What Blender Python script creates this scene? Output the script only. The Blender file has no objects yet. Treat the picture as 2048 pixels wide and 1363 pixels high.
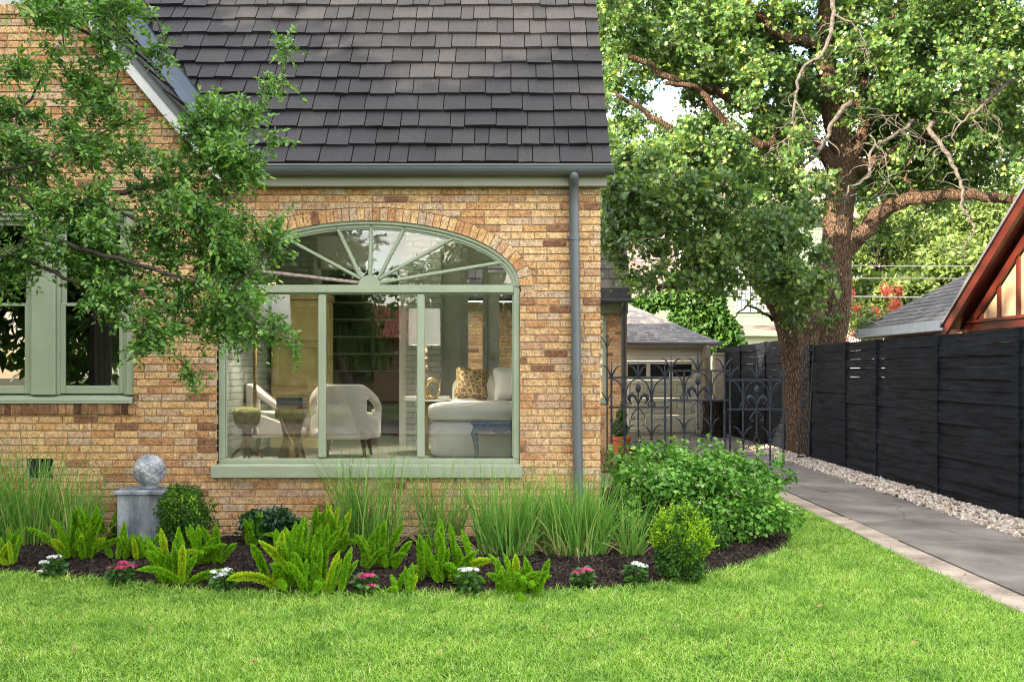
import bpy, math, random
import numpy as np
from mathutils import Vector
R = math.radians
random.seed(7)
rng = np.random.default_rng(11)
scene = bpy.context.scene
COL = scene.collection
F = 2150.0            # focal length in pixels of the full-size photograph
# ---------------------------------------------------------------- camera
cam_d = bpy.data.cameras.new('camera')
cam = bpy.data.objects.new('camera', cam_d); COL.objects.link(cam)
cam.location = (0, -10, 1.6); cam.rotation_euler = (R(90), 0, 0)
cam_d.sensor_width = 36; cam_d.lens = 36*F/2048; cam_d.shift_y = 58.5/2048
cam_d.clip_start = 0.05; cam_d.clip_end = 600
scene.camera = cam
# ---------------------------------------------------------------- light
SUN_EL = R(21); SUN_H = (-0.76, -0.65)
SUN_STRENGTH = 4.2; SKY_STRENGTH = 0.15; EXPOSURE = 2.5
hl = math.hypot(*SUN_H); SUN_H = (SUN_H[0]/hl, SUN_H[1]/hl)
sun_d = bpy.data.lights.new('sun', 'SUN'); sun_d.energy = SUN_STRENGTH; sun_d.angle = R(0.5); sun_d.color = (1.0, 0.84, 0.62)
sun = bpy.data.objects.new('sun', sun_d); COL.objects.link(sun)
sd = Vector((SUN_H[0]*math.cos(SUN_EL), SUN_H[1]*math.cos(SUN_EL), math.sin(SUN_EL)))
sun.rotation_euler = sd.to_track_quat('Z', 'Y').to_euler(); sun.location = (-20, -20, 20)
world = bpy.data.worlds.new('World'); scene.world = world; world.use_nodes = True
wt = world.node_tree; wt.nodes.clear()
wo = wt.nodes.new('ShaderNodeOutputWorld'); bg = wt.nodes.new('ShaderNodeBackground'); sky = wt.nodes.new('ShaderNodeTexSky')
sky.sky_type = 'NISHITA'; sky.sun_disc = False; sky.sun_elevation = R(32); sky.sun_rotation = math.atan2(SUN_H[0], SUN_H[1])
sky.air_density = 1.0; sky.dust_density = 1.2; sky.ozone_density = 1.0
tcw = wt.nodes.new('ShaderNodeTexCoord'); mpw = wt.nodes.new('ShaderNodeMapping'); mpw.inputs['Scale'].default_value = (2.2, 2.2, 6.0)
nzw = wt.nodes.new('ShaderNodeTexNoise'); nzw.inputs['Scale'].default_value = 1.6; nzw.inputs['Detail'].default_value = 7; nzw.inputs['Roughness'].default_value = .55
crw = wt.nodes.new('ShaderNodeValToRGB'); crw.color_ramp.elements[0].position = .42; crw.color_ramp.elements[1].position = .58
mxw = wt.nodes.new('ShaderNodeMix'); mxw.data_type = 'RGBA'; mxw.inputs[7].default_value = (7.0, 6.2, 5.2, 1)
wt.links.new(tcw.outputs['Generated'], mpw.inputs[0]); wt.links.new(mpw.outputs[0], nzw.inputs['Vector']); wt.links.new(nzw.outputs[0], crw.inputs[0])
wt.links.new(crw.outputs[0], mxw.inputs[0]); wt.links.new(sky.outputs[0], mxw.inputs[6]); wt.links.new(mxw.outputs[2], bg.inputs[0]); wt.links.new(bg.outputs[0], wo.inputs[0])
bg.inputs[1].default_value = SKY_STRENGTH
scene.view_settings.view_transform = 'Standard'; scene.view_settings.look = 'None'
scene.view_settings.exposure = EXPOSURE; scene.view_settings.gamma = 1
scene.render.engine = 'CYCLES'
cy = scene.cycles
cy.use_denoising = True; cy.max_bounces = 7; cy.diffuse_bounces = 4; cy.glossy_bounces = 3; cy.transmission_bounces = 3; cy.transparent_max_bounces = 8
cy.caustics_reflective = False; cy.caustics_refractive = False; cy.use_adaptive_sampling = True; cy.adaptive_threshold = 0.008
try: cy.denoiser = 'OPENIMAGEDENOISE'; cy.denoising_input_passes = 'RGB_ALBEDO_NORMAL'; cy.denoising_prefilter = 'NONE'
except Exception: pass
cy.pixel_filter_type = 'BLACKMAN_HARRIS'; cy.filter_width = 1.05
# ---------------------------------------------------------------- helpers
def P(u, v, d): return ((u-1024)*d/F, d-10.0, 1.6-(v-740)*d/F)      # photo measure at distance d -> metres
def GD(v): return 1.6*F/(v-740)                                     # distance of a ground point
def tag(o, label=None, cat=None, group=None, kind=None):
    if label: o['label'] = label
    if cat: o['category'] = cat
    if group: o['group'] = group
    if kind: o['kind'] = kind
    return o
def root(name, loc, label, cat, group=None, rz=0):
    o = bpy.data.objects.new(name, None); COL.objects.link(o); o.location = loc; o.rotation_euler = (0, 0, rz); o.empty_display_size = .1
    return tag(o, label, cat, group)
def wloc(o):
    v = Vector((0, 0, 0))
    while o is not None: v = v + o.location; o = o.parent
    return v
def link(name, me, mat, parent=None, loc=None, smooth=False, local=False):
    """mesh given in world metres (or local ones); becomes one object"""
    o = bpy.data.objects.new(name, me); COL.objects.link(o)
    off = None
    if parent is not None:
        o.parent = parent
        if not local: off = wloc(parent)
    elif loc is not None:
        o.location = loc
        if not local: off = Vector(loc)
    if off is not None and off.length > 0:
        n = len(me.vertices); c = np.empty(n*3, np.float32); me.vertices.foreach_get('co', c)
        c = c.reshape(-1, 3) - np.array(off, np.float32); me.vertices.foreach_set('co', c.ravel())
    for m in (mat if isinstance(mat, (list, tuple)) else [mat]): me.materials.append(m)
    if smooth: me.polygons.foreach_set('use_smooth', [True]*len(me.polygons))
    me.update()
    return o
def copy_tree(o, parent=None):
    c = o.copy(); COL.objects.link(c); c.parent = parent
    for ch in [x for x in list(bpy.data.objects) if x.parent == o]: copy_tree(ch, c)
    return c
class MB:
    def __init__(s): s.v = []; s.f = []
    def add(s, vs, fs):
        b = len(s.v); s.v.extend([tuple(p) for p in vs]); s.f.extend([tuple(i+b for i in f) for f in fs]); return s
    def box(s, x0, x1, y0, y1, z0, z1, bev=0):
        if x0 > x1: x0, x1 = x1, x0
        if y0 > y1: y0, y1 = y1, y0
        if z0 > z1: z0, z1 = z1, z0
        if bev <= 0:
            return s.add([(x0,y0,z0),(x1,y0,z0),(x1,y1,z0),(x0,y1,z0),(x0,y0,z1),(x1,y0,z1),(x1,y1,z1),(x0,y1,z1)],
                         [(0,3,2,1),(4,5,6,7),(0,1,5,4),(1,2,6,5),(2,3,7,6),(3,0,4,7)])
        b = min(bev, (x1-x0)*.45, (y1-y0)*.45, (z1-z0)*.45)
        vs = []; idx = {}
        X = (x0, x1); Y = (y0, y1); Z = (z0, z1)
        for i in (0, 1):
            for j in (0, 1):
                for k in (0, 1):
                    sx, sy, sz = (1, -1)[i], (1, -1)[j], (1, -1)[k]
                    idx[i,j,k,0] = len(vs); vs.append((X[i], Y[j]+sy*b, Z[k]+sz*b))
                    idx[i,j,k,1] = len(vs); vs.append((X[i]+sx*b, Y[j], Z[k]+sz*b))
                    idx[i,j,k,2] = len(vs); vs.append((X[i]+sx*b, Y[j]+sy*b, Z[k]))
        I = idx; fs = []
        for i in (0, 1):
            q = [I[i,0,0,0], I[i,1,0,0], I[i,1,1,0], I[i,0,1,0]]; fs.append(q if i else q[::-1])
            q = [I[0,i,0,1], I[1,i,0,1], I[1,i,1,1], I[0,i,1,1]]; fs.append(q[::-1] if i else q)
            q = [I[0,0,i,2], I[1,0,i,2], I[1,1,i,2], I[0,1,i,2]]; fs.append(q if i else q[::-1])
        for a in (0, 1):
            for c in (0, 1):
                q = [I[a,c,0,0], I[a,c,1,0], I[a,c,1,1], I[a,c,0,1]]; fs.append(q if (a+c) % 2 else q[::-1])
                q = [I[a,0,c,0], I[a,1,c,0], I[a,1,c,2], I[a,0,c,2]]; fs.append(q[::-1] if (a+c) % 2 else q)
                q = [I[0,a,c,1], I[1,a,c,1], I[1,a,c,2], I[0,a,c,2]]; fs.append(q if (a+c) % 2 else q[::-1])
        for i in (0, 1):
            for j in (0, 1):
                for k in (0, 1):
                    q = [I[i,j,k,0], I[i,j,k,1], I[i,j,k,2]]; fs.append(q if (i+j+k) % 2 else q[::-1])
        return s.add(vs, fs)
    def prism(s, pts, y0, y1):
        """polygon of (x, z) points, extruded along y"""
        n = len(pts); vs = [(x, y0, z) for x, z in pts] + [(x, y1, z) for x, z in pts]
        fs = [tuple(range(n)), tuple(range(2*n-1, n-1, -1))] + [(i, i+n, (i+1) % n+n, (i+1) % n) for i in range(n)]
        return s.add(vs, fs)
    def hexa(s, a, b):
        """two quads (four points each) joined"""
        return s.add(list(a)+list(b), [(3,2,1,0),(4,5,6,7),(0,1,5,4),(1,2,6,5),(2,3,7,6),(3,0,4,7)])
    def tube(s, pts, rad, n=6, cap=True, wob=0.0):
        pts = [Vector(p) for p in pts]; m = len(pts)
        if not isinstance(rad, (list, tuple)): rad = [rad]*m
        up = Vector((0.13, 0.2, 1)).normalized(); vs = []
        t0 = (pts[1]-pts[0]).normalized(); nrm = t0.cross(up)
        if nrm.length < .05: nrm = t0.cross(Vector((1, 0, 0)))
        nrm.normalize()
        for i in range(m):
            t = (pts[min(i+1, m-1)]-pts[max(i-1, 0)])
            if t.length < 1e-9: t = t0.copy()
            t.normalize(); nrm = (nrm - t*nrm.dot(t))
            if nrm.length < 1e-6: nrm = t.orthogonal()
            nrm.normalize(); bn = t.cross(nrm)
            for k in range(n):
                a = 2*math.pi*k/n; r = rad[i]*(1+(random.uniform(-wob, wob) if wob else 0))
                vs.append(pts[i]+nrm*math.cos(a)*r+bn*math.sin(a)*r)
        fs = []
        for i in range(m-1):
            for k in range(n):
                fs.append((i*n+k, i*n+(k+1) % n, (i+1)*n+(k+1) % n, (i+1)*n+k))
        if cap: fs += [tuple(range(n-1, -1, -1)), tuple(range((m-1)*n, m*n))]
        return s.add(vs, fs)
    def lathe(s, cx, cy, prof, n=24, sq=None):
        vs = []; fs = []
        for r, z in prof:
            for k in range(n):
                a = 2*math.pi*k/n; vs.append((cx+r*math.cos(a), cy+r*math.sin(a), z))
        for i in range(len(prof)-1):
            for k in range(n): fs.append((i*n+k, i*n+(k+1) % n, (i+1)*n+(k+1) % n, (i+1)*n+k))
        fs += [tuple(range(n-1, -1, -1)), tuple(range((len(prof)-1)*n, len(prof)*n))]
        return s.add(vs, fs)
    def soft(s, c, r, e=3.0, nu=24, nv=14, rot=None, pinch=0.0):
        """superellipsoid: a cushion"""
        vs = []; fs = []
        def sp(a, p): return math.copysign(abs(a)**p, a)
        p = 2/e
        for j in range(nv+1):
            ph = -math.pi/2+math.pi*j/nv
            for i in range(nu):
                th = 2*math.pi*i/nu
                q = Vector((sp(math.cos(ph), p)*sp(math.cos(th), p)*r[0], sp(math.cos(ph), p)*sp(math.sin(th), p)*r[1], sp(math.sin(ph), p)*r[2]))
                if pinch:                                            # corners of a scatter pillow drawn out, edges drawn in
                    fx, fz = q.x/r[0], q.z/r[2]; w = 1-pinch*(1-abs(fx*fz))*max(abs(fx), abs(fz))**3
                    q.x *= w; q.z *= w; q.y *= (1-.75*max(abs(fx), abs(fz))**3)
                if rot is not None: q = rot @ q
                vs.append(q+Vector(c))
        for j in range(nv):
            for i in range(nu): fs.append((j*nu+i, j*nu+(i+1) % nu, (j+1)*nu+(i+1) % nu, (j+1)*nu+i))
        return s.add(vs, fs)
    def mesh(s, name):
        me = bpy.data.meshes.new(name); me.from_pydata(s.v, [], s.f); me.validate(); return me
    def build(s, name, mat, parent=None, loc=None, smooth=False, local=False):
        return link(name, s.mesh(name), mat, parent, loc, smooth, local)
def np_mesh(name, V, T):
    """numpy vertices (N,3) and equal-size faces (M,k)"""
    me = bpy.data.meshes.new(name); V = np.ascontiguousarray(V, np.float32); T = np.ascontiguousarray(T, np.int32)
    m, k = T.shape
    me.vertices.add(len(V)); me.vertices.foreach_set('co', V.ravel())
    me.loops.add(m*k); me.loops.foreach_set('vertex_index', T.ravel())
    me.polygons.add(m); me.polygons.foreach_set('loop_start', np.arange(0, m*k, k, dtype=np.int32)); me.polygons.foreach_set('loop_total', np.full(m, k, np.int32))
    me.update(calc_edges=True); return me
def unit(a): return a/np.maximum(np.linalg.norm(a, axis=1, keepdims=True), 1e-9)
def frames(n, up=0.6, out=None, outw=0.0, g=None):
    g = g or rng
    N = g.normal(size=(n, 3)); N = unit(N); N[:, 2] += up
    if out is not None: N += out*outw
    N = unit(N); T = unit(np.cross(N, unit(g.normal(size=(n, 3))))); B = np.cross(N, T); return T, B, N
def stamp(tv, tf, pos, T, B, N, size):
    """put a template (k,3) at every point"""
    k = len(tv); n = len(pos); size = np.broadcast_to(np.asarray(size, float), (n,))
    V = pos[:, None, :] + size[:, None, None]*(tv[None, :, 0:1]*T[:, None, :]+tv[None, :, 1:2]*B[:, None, :]+tv[None, :, 2:3]*N[:, None, :])
    Fc = (tf[None]+(np.arange(n)*k)[:, None, None]).reshape(-1, tf.shape[1])
    return V.reshape(-1, 3), Fc
# leaf outlines, along +x, unit length
LEAF = (np.array([(0,0,0),(.3,.24,.05),(.72,.2,.04),(1,0,-.06),(.72,-.2,.04),(.3,-.24,.05)]), np.array([(0,1,2),(0,2,3),(0,3,4),(0,4,5)]))
OVATE = (np.array([(0,0,0),(.22,.34,.06),(.6,.28,.02),(1,0,-.14),(.6,-.28,.02),(.22,-.34,.06)]), np.array([(0,1,2),(0,2,3),(0,3,4),(0,4,5)]))
OAK = (np.array([(0,0,0),(.22,.10,.02),(.36,.38,.08),(.5,.14,.02),(.68,.44,.06),(.82,.16,0),(1,0,-.08),(.82,-.16,0),(.68,-.44,.06),(.5,-.14,.02),(.36,-.38,.08),(.22,-.10,.02)]),
       np.array([(0,1,11),(1,2,3),(11,9,10),(1,3,9),(1,9,11),(3,4,5),(9,7,8),(3,5,7),(3,7,9),(5,6,7)]))
QUADL = (np.array([(0,0,0),(.5,.25,.06),(1,0,-.05),(.5,-.25,.06)]), np.array([(0,1,2),(0,2,3)]))
def blade_mesh(name, base, direc, length, width, bend, seg=4, g=None):
    """grass-like blades: base (n,3), direc (n,3) unit start direction, bend = how far they droop"""
    g = g or rng; n = len(base); t = np.linspace(0, 1, seg+1)
    side = unit(np.cross(direc, np.array([0, 0, 1.0])[None]+g.normal(size=(n, 3))*.35)); out = direc.copy(); out[:, 2] = 0
    out = unit(out+g.normal(size=(n, 3))*np.array([.3, .3, 0]))
    L = length[:, None, None]; tt = t[None, :, None]
    c = base[:, None, :]+direc[:, None, :]*L*tt+(out[:, None, :]*.8-np.array([0, 0, .75]))*L*(bend[:, None, None]*tt**2.2)
    w = (width[:, None]*(1-t[None]**1.6)*.5)[:, :, None]*side[:, None, :]
    V = np.stack([c-w, c+w], 2).reshape(n, (seg+1)*2, 3)
    f = []
    for i in range(seg): f.append((2*i, 2*i+1, 2*i+3, 2*i+2))
    f = np.array(f); Fc = (f[None]+(np.arange(n)*(seg+1)*2)[:, None, None]).reshape(-1, 4)
    return np_mesh(name, V.reshape(-1, 3), Fc)
def smooth_path(pts, k=5):
    pts = [np.array(p, float) for p in pts]; P_ = [pts[0]*2-pts[1]]+pts+[pts[-1]*2-pts[-2]]; o = []
    for i in range(1, len(P_)-2):
        for j in range(k):
            t = j/k; a, b, c, d = P_[i-1], P_[i], P_[i+1], P_[i+2]
            o.append(.5*((2*b)+(-a+c)*t+(2*a-5*b+4*c-d)*t*t+(-a+3*b-3*c+d)*t**3))
    return o+[pts[-1]]
def limb(mb, pts, r0, r1, n=8, wob=.0, jig=.0, k=5, g=random):
    sp = smooth_path(pts, k); m = len(sp)
    if jig: sp = [p+np.array([g.uniform(-jig, jig) for _ in range(3)])*(0 if i in (0,) else 1) for i, p in enumerate(sp)]
    mb.tube([tuple(p) for p in sp], [r0+(r1-r0)*(i/(m-1))**.8 for i in range(m)], n, wob=wob); return sp
def sprays(blobs, per_m3=None, n_tw=40, tw_len=.22, leaf=(.028, .042), leaves=13, tmpl=LEAF, g=None, up=.6, droop=.2, dirbias=(0,0,0), spread=1.0):
    """twigs with alternating leaves filling blobs [(x,y,z,rx,ry,rz,w)]; returns leaf V,F and twig MB"""
    g = g or rng; tw = MB(); P0 = []; A = []; 
    for (x, y, z, rx, ry, rz, w) in blobs:
        n = max(1, int(n_tw*w)); dd = unit(g.normal(size=(n, 3))); rr = g.uniform(0, 1, (n, 1))**(1/2.6); P0.append(np.array([x, y, z])+dd*rr*np.array([rx, ry, rz]))
        A.append(unit(dd*.7+g.normal(size=(n, 3))*.6+np.array(dirbias)))
    P0 = np.concatenate(P0); A = np.concatenate(A); n = len(P0); L_ = tw_len*g.uniform(.6, 1.3, n)
    t = (np.arange(leaves)+.6)/leaves; S0 = P0-A*L_[:, None]*.5
    C = S0[:, None]+A[:, None]*(L_[:, None]*t[None])[:, :, None]; C[:, :, 2] -= droop*L_[:, None]*t[None]**2
    side = unit(np.cross(A, np.array([0, 0, 1.0])+g.normal(size=(n, 3))*.5)); sg = np.where(np.arange(leaves) % 2, 1, -1)[None, :, None]
    D = side[:, None]*sg*.9+A[:, None]*.7+g.normal(size=(n, leaves, 3))*.35*spread; D = unit(D.reshape(-1, 3))
    Nn = unit(np.array([[0, -.25, up]])+g.normal(size=(len(D), 3))*.45*spread); B = unit(np.cross(Nn, D)); Nn = np.cross(D, B)
    V, Ff = stamp(*tmpl, C.reshape(-1, 3), D, B, Nn, g.uniform(leaf[0], leaf[1], len(D)))
    # twigs as three sided slivers
    m = len(P0); E = C[:, -1]; r = .0022*(tw_len/.22); o1 = unit(np.cross(A, g.normal(size=(m, 3))))*r; o2 = np.cross(A, o1)
    TV = np.stack([S0+o1, S0-o1*.5+o2*.8, S0-o1*.5-o2*.8, C[:, leaves//2]+o1*.7, C[:, leaves//2]-o1*.4+o2*.6, C[:, leaves//2]-o1*.4-o2*.6, E], 1).reshape(-1, 3)
    TF = np.array([(0,1,4),(0,4,3),(1,2,5),(1,5,4),(2,0,3),(2,3,5),(3,4,6),(4,5,6),(5,3,6)]); TF = (TF[None]+(np.arange(m)*7)[:, None, None]).reshape(-1, 3)
    return V, Ff, TV, TF
# ---------------------------------------------------------------- materials
def mat_base(name):
    m = bpy.data.materials.new(name); m.use_nodes = True; nt = m.node_tree; nt.nodes.clear()
    return m, nt, nt.nodes.new('ShaderNodeOutputMaterial')
def N(nt, t, **kw):
    n = nt.nodes.new('ShaderNode'+t)
    for k, v in kw.items():
        if k in n.inputs: n.inputs[k].default_value = v
        else: setattr(n, k, v)
    return n
def ramp(nt, stops, interp='LINEAR'):
    r = nt.nodes.new('ShaderNodeValToRGB'); cr = r.color_ramp; cr.interpolation = interp
    while len(cr.elements) < len(stops): cr.elements.new(.5)
    for e, (p, c) in zip(cr.elements, stops): e.position = p; e.color = (*c, 1) if len(c) == 3 else c
    return r
def mixc(nt, a, b, fac, mode='MIX'):
    m = nt.nodes.new('ShaderNodeMix'); m.data_type = 'RGBA'; m.blend_type = mode
    for s, x in ((6, a), (7, b), (0, fac)):
        if isinstance(x, bpy.types.NodeSocket): nt.links.new(x, m.inputs[s])
        else: m.inputs[s].default_value = (*x, 1) if isinstance(x, (tuple, list)) and len(x) == 3 else x
    return m.outputs[2]
def surf(name, c, c2=None, rough=.7, scale=8, bump=.0, bscale=60, metal=0, stretch=(1,1,1), spec=.3, detail=6, contrast=(.35,.65), fine=0.0):
    """plain surface: two colours mixed by noise, bump"""
    m, nt, out = mat_base(name); L = nt.links.new
    b = N(nt, 'BsdfPrincipled', Roughness=rough, Metallic=metal); b.inputs['Specular IOR Level'].default_value = spec
    tc = N(nt, 'TexCoord'); mp = N(nt, 'Mapping'); mp.inputs['Scale'].default_value = stretch; L(tc.outputs['Object'], mp.inputs[0])
    nz = N(nt, 'TexNoise', Scale=scale, Detail=detail); L(mp.outputs[0], nz.inputs['Vector'])
    r = ramp(nt, [(contrast[0], c), (contrast[1], c2 or c)]); L(nz.outputs[0], r.inputs[0]); col = r.outputs[0]
    if fine:
        n2 = N(nt, 'TexNoise', Scale=bscale, Detail=4); L(mp.outputs[0], n2.inputs['Vector'])
        r2 = ramp(nt, [(.3, (1-fine,)*3), (.7, (1+fine*.4,)*3)]); L(n2.outputs[0], r2.inputs[0]); col = mixc(nt, col, r2.outputs[0], 1.0, 'MULTIPLY')
    L(col, b.inputs['Base Color'])
    if bump:
        nb = N(nt, 'TexNoise', Scale=bscale, Detail=5); L(mp.outputs[0], nb.inputs['Vector'])
        bp = N(nt, 'Bump', Strength=bump, Distance=.01); L(nb.outputs[0], bp.inputs['Height']); L(bp.outputs[0], b.inputs['Normal'])
    L(b.outputs[0], out.inputs[0]); return m
def leafmat(name, c1, c2, c3=None, trans=.35, rough=.5, patch=None, spec=.35):
    """leaf: each leaf its own tone, light comes through"""
    m, nt, out = mat_base(name); L = nt.links.new
    geo = N(nt, 'NewGeometry'); r = ramp(nt, [(0, c1), (.75, c2), (1, c3 or c2)]); L(geo.outputs['Random Per Island'], r.inputs[0]); col = r.outputs[0]
    if patch:
        tc = N(nt, 'TexCoord'); nz = N(nt, 'TexNoise', Scale=patch, Detail=2); L(tc.outputs['Object'], nz.inputs['Vector'])
        rr = ramp(nt, [(.35, (.72,.78,.7)), (.65, (1.25,1.18,1.1))]); L(nz.outputs[0], rr.inputs[0]); col = mixc(nt, col, rr.outputs[0], 1.0, 'MULTIPLY')
    b = N(nt, 'BsdfPrincipled', Roughness=rough); b.inputs['Specular IOR Level'].default_value = spec; L(col, b.inputs['Base Color'])
    t = N(nt, 'BsdfTranslucent'); tcol = mixc(nt, col, (1.15, 1.25, .45), 1.0, 'MULTIPLY'); L(tcol, t.inputs['Color'])
    ms = N(nt, 'MixShader', Fac=trans); L(b.outputs[0], ms.inputs[1]); L(t.outputs[0], ms.inputs[2]); L(ms.outputs[0], out.inputs[0])
    return m
def brick_mat(name, stops, mort=None, scr=62, bumpd=.009, squash=(1,1,.5)):
    m, nt, out = mat_base(name); L = nt.links.new
    geo = N(nt, 'NewGeometry'); r = ramp(nt, stops); L(geo.outputs['Random Per Island'], r.inputs[0])
    tc = N(nt, 'TexCoord'); mp = N(nt, 'Mapping'); mp.inputs['Scale'].default_value = squash; L(tc.outputs['Object'], mp.inputs[0])
    nz = N(nt, 'TexNoise', Scale=scr, Detail=3, Distortion=1.4); L(mp.outputs[0], nz.inputs['Vector'])
    rs = ramp(nt, [(.40, (.30,.24,.20)), (.52, (1,1,1)), (.75, (1.12,1.1,1.05))]); L(nz.outputs[0], rs.inputs[0])
    n2 = N(nt, 'TexNoise', Scale=20, Detail=4); L(tc.outputs['Object'], n2.inputs['Vector'])
    r2 = ramp(nt, [(.32, (.70,.67,.66)), (.68, (1.2,1.18,1.12))]); L(n2.outputs[0], r2.inputs[0])
    c = mixc(nt, r.outputs[0], rs.outputs[0], .58, 'MULTIPLY'); c = mixc(nt, c, r2.outputs[0], .9, 'MULTIPLY')
    n3 = N(nt, 'TexNoise', Scale=.9, Detail=5); L(tc.outputs['Object'], n3.inputs['Vector'])
    r3 = ramp(nt, [(.35, (.86,.84,.82)), (.65, (1.08,1.07,1.04))]); L(n3.outputs[0], r3.inputs[0]); c = mixc(nt, c, r3.outputs[0], 1.0, 'MULTIPLY')
    b = N(nt, 'BsdfPrincipled', Roughness=.88); b.inputs['Specular IOR Level'].default_value = .15; L(c, b.inputs['Base Color'])
    bp = N(nt, 'Bump', Strength=.9, Distance=bumpd); L(nz.outputs[0], bp.inputs['Height']); L(bp.outputs[0], b.inputs['Normal'])
    L(b.outputs[0], out.inputs[0]); return m
def glass_mat(name, tint=(.95,.97,.95), ior=1.95, wav=.0):
    m, nt, out = mat_base(name); L = nt.links.new
    fr = N(nt, 'Fresnel', IOR=ior); tr = N(nt, 'BsdfTransparent', Color=(*tint, 1)); gl = N(nt, 'BsdfGlossy', Roughness=.0); gl.inputs['Color'].default_value = (1,1,1,1)
    if wav:
        tc = N(nt, 'TexCoord'); nz = N(nt, 'TexNoise', Scale=1.6, Detail=1); L(tc.outputs['Object'], nz.inputs['Vector'])
        bp = N(nt, 'Bump', Strength=wav, Distance=.01); L(nz.outputs[0], bp.inputs['Height']); L(bp.outputs[0], gl.inputs['Normal'])
    ms = N(nt, 'MixShader'); L(fr.outputs[0], ms.inputs[0]); L(tr.outputs[0], ms.inputs[1]); L(gl.outputs[0], ms.inputs[2]); L(ms.outputs[0], out.inputs[0]); return m
BR = [(0, (.25,.13,.08)), (.045, (.30,.165,.10)), (.07, (.50,.28,.15)), (.18, (.58,.34,.165)), (.34, (.64,.42,.215)), (.58, (.69,.485,.265)), (.76, (.62,.44,.27)), (.86, (.54,.43,.32)), (.95, (.58,.39,.26)), (1, (.48,.28,.17))]
M = {}
M['brick'] = brick_mat('rough_tan_brick', BR)
M['mortar'] = surf('tan_mortar', (.34,.24,.15), (.47,.34,.22), rough=.95, scale=20, bump=.4, bscale=160)
M['sage'] = surf('sage_green_paint', (.265,.315,.225), (.30,.35,.255), rough=.45, scale=3, bump=.06, bscale=50)
M['sage_old'] = surf('weathered_muntin', (.42,.36,.32), (.22,.17,.14), rough=.8, scale=30, bump=.3, bscale=80)
M['shake'] = None
M['gutter'] = surf('slate_metal_paint', (.085,.098,.108), (.10,.115,.125), rough=.38, scale=2, spec=.5)
M['fascia'] = surf('olive_grey_trim', (.30,.30,.25), (.33,.33,.275), rough=.5, scale=2)
M['rake'] = surf('pale_grey_rake_board', (.42,.43,.44), (.48,.49,.49), rough=.5, scale=4)
M['flash'] = surf('blue_grey_flashing', (.05,.07,.10), (.065,.088,.12), rough=.6, scale=2, spec=.2)
M['dark'] = surf('dark_void', (.012,.012,.012), rough=.9)
M['glass'] = glass_mat('window_glass', wav=.12)
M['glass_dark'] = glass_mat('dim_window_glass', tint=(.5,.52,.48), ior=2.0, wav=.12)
M['black_fence'] = surf('black_stained_boards', (.0018,.0027,.0042), (.0125,.017,.025), rough=.7, scale=5, stretch=(1,.35,5), bump=.8, bscale=26, spec=.12, fine=.6)
M['concrete'] = None
M['iron'] = surf('grey_painted_iron', (.014,.020,.029), (.036,.047,.060), rough=.5, scale=30, bump=.2, bscale=120)
M['bark'] = None
M['terracotta'] = surf('terracotta', (.30,.085,.035), (.38,.12,.05), rough=.8, scale=8)
def shake_mat(name, a, b, c):
    m, nt, out = mat_base(name); L = nt.links.new
    geo = N(nt, 'NewGeometry'); r = ramp(nt, [(0, a), (.6, b), (1, c)]); L(geo.outputs['Random Per Island'], r.inputs[0])
    tc = N(nt, 'TexCoord'); mp = N(nt, 'Mapping'); mp.inputs['Scale'].default_value = (9, 1.2, 1.2); L(tc.outputs['Object'], mp.inputs[0])
    nz = N(nt, 'TexNoise', Scale=11, Detail=5); L(mp.outputs[0], nz.inputs['Vector']); rs = ramp(nt, [(.3, (.68,.67,.67)), (.7, (1.25,1.23,1.2))]); L(nz.outputs[0], rs.inputs[0])
    n2 = N(nt, 'TexNoise', Scale=1.2, Detail=4); L(tc.outputs['Object'], n2.inputs['Vector']); r2 = ramp(nt, [(.35, (.84,.84,.86)), (.65, (1.15,1.12,1.08))]); L(n2.outputs[0], r2.inputs[0])
    co = mixc(nt, mixc(nt, r.outputs[0], rs.outputs[0], 1.0, 'MULTIPLY'), r2.outputs[0], 1.0, 'MULTIPLY')
    bs = N(nt, 'BsdfPrincipled', Roughness=.62); bs.inputs['Specular IOR Level'].default_value = .3; L(co, bs.inputs['Base Color'])
    bp = N(nt, 'Bump', Strength=.6, Distance=.004); L(nz.outputs[0], bp.inputs['Height']); L(bp.outputs[0], bs.inputs['Normal']); L(bs.outputs[0], out.inputs[0]); return m
M['shake'] = shake_mat('slate_brown_shakes', (.0098,.0104,.0130), (.0160,.0168,.0205), (.0245,.0245,.0270))
M['asphalt_shingle'] = shake_mat('grey_shingles', (.075,.078,.088), (.115,.118,.13), (.18,.178,.18))
M['tan_shingle'] = shake_mat('tan_shingles', (.13,.10,.09), (.18,.145,.125), (.23,.19,.17))
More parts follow.
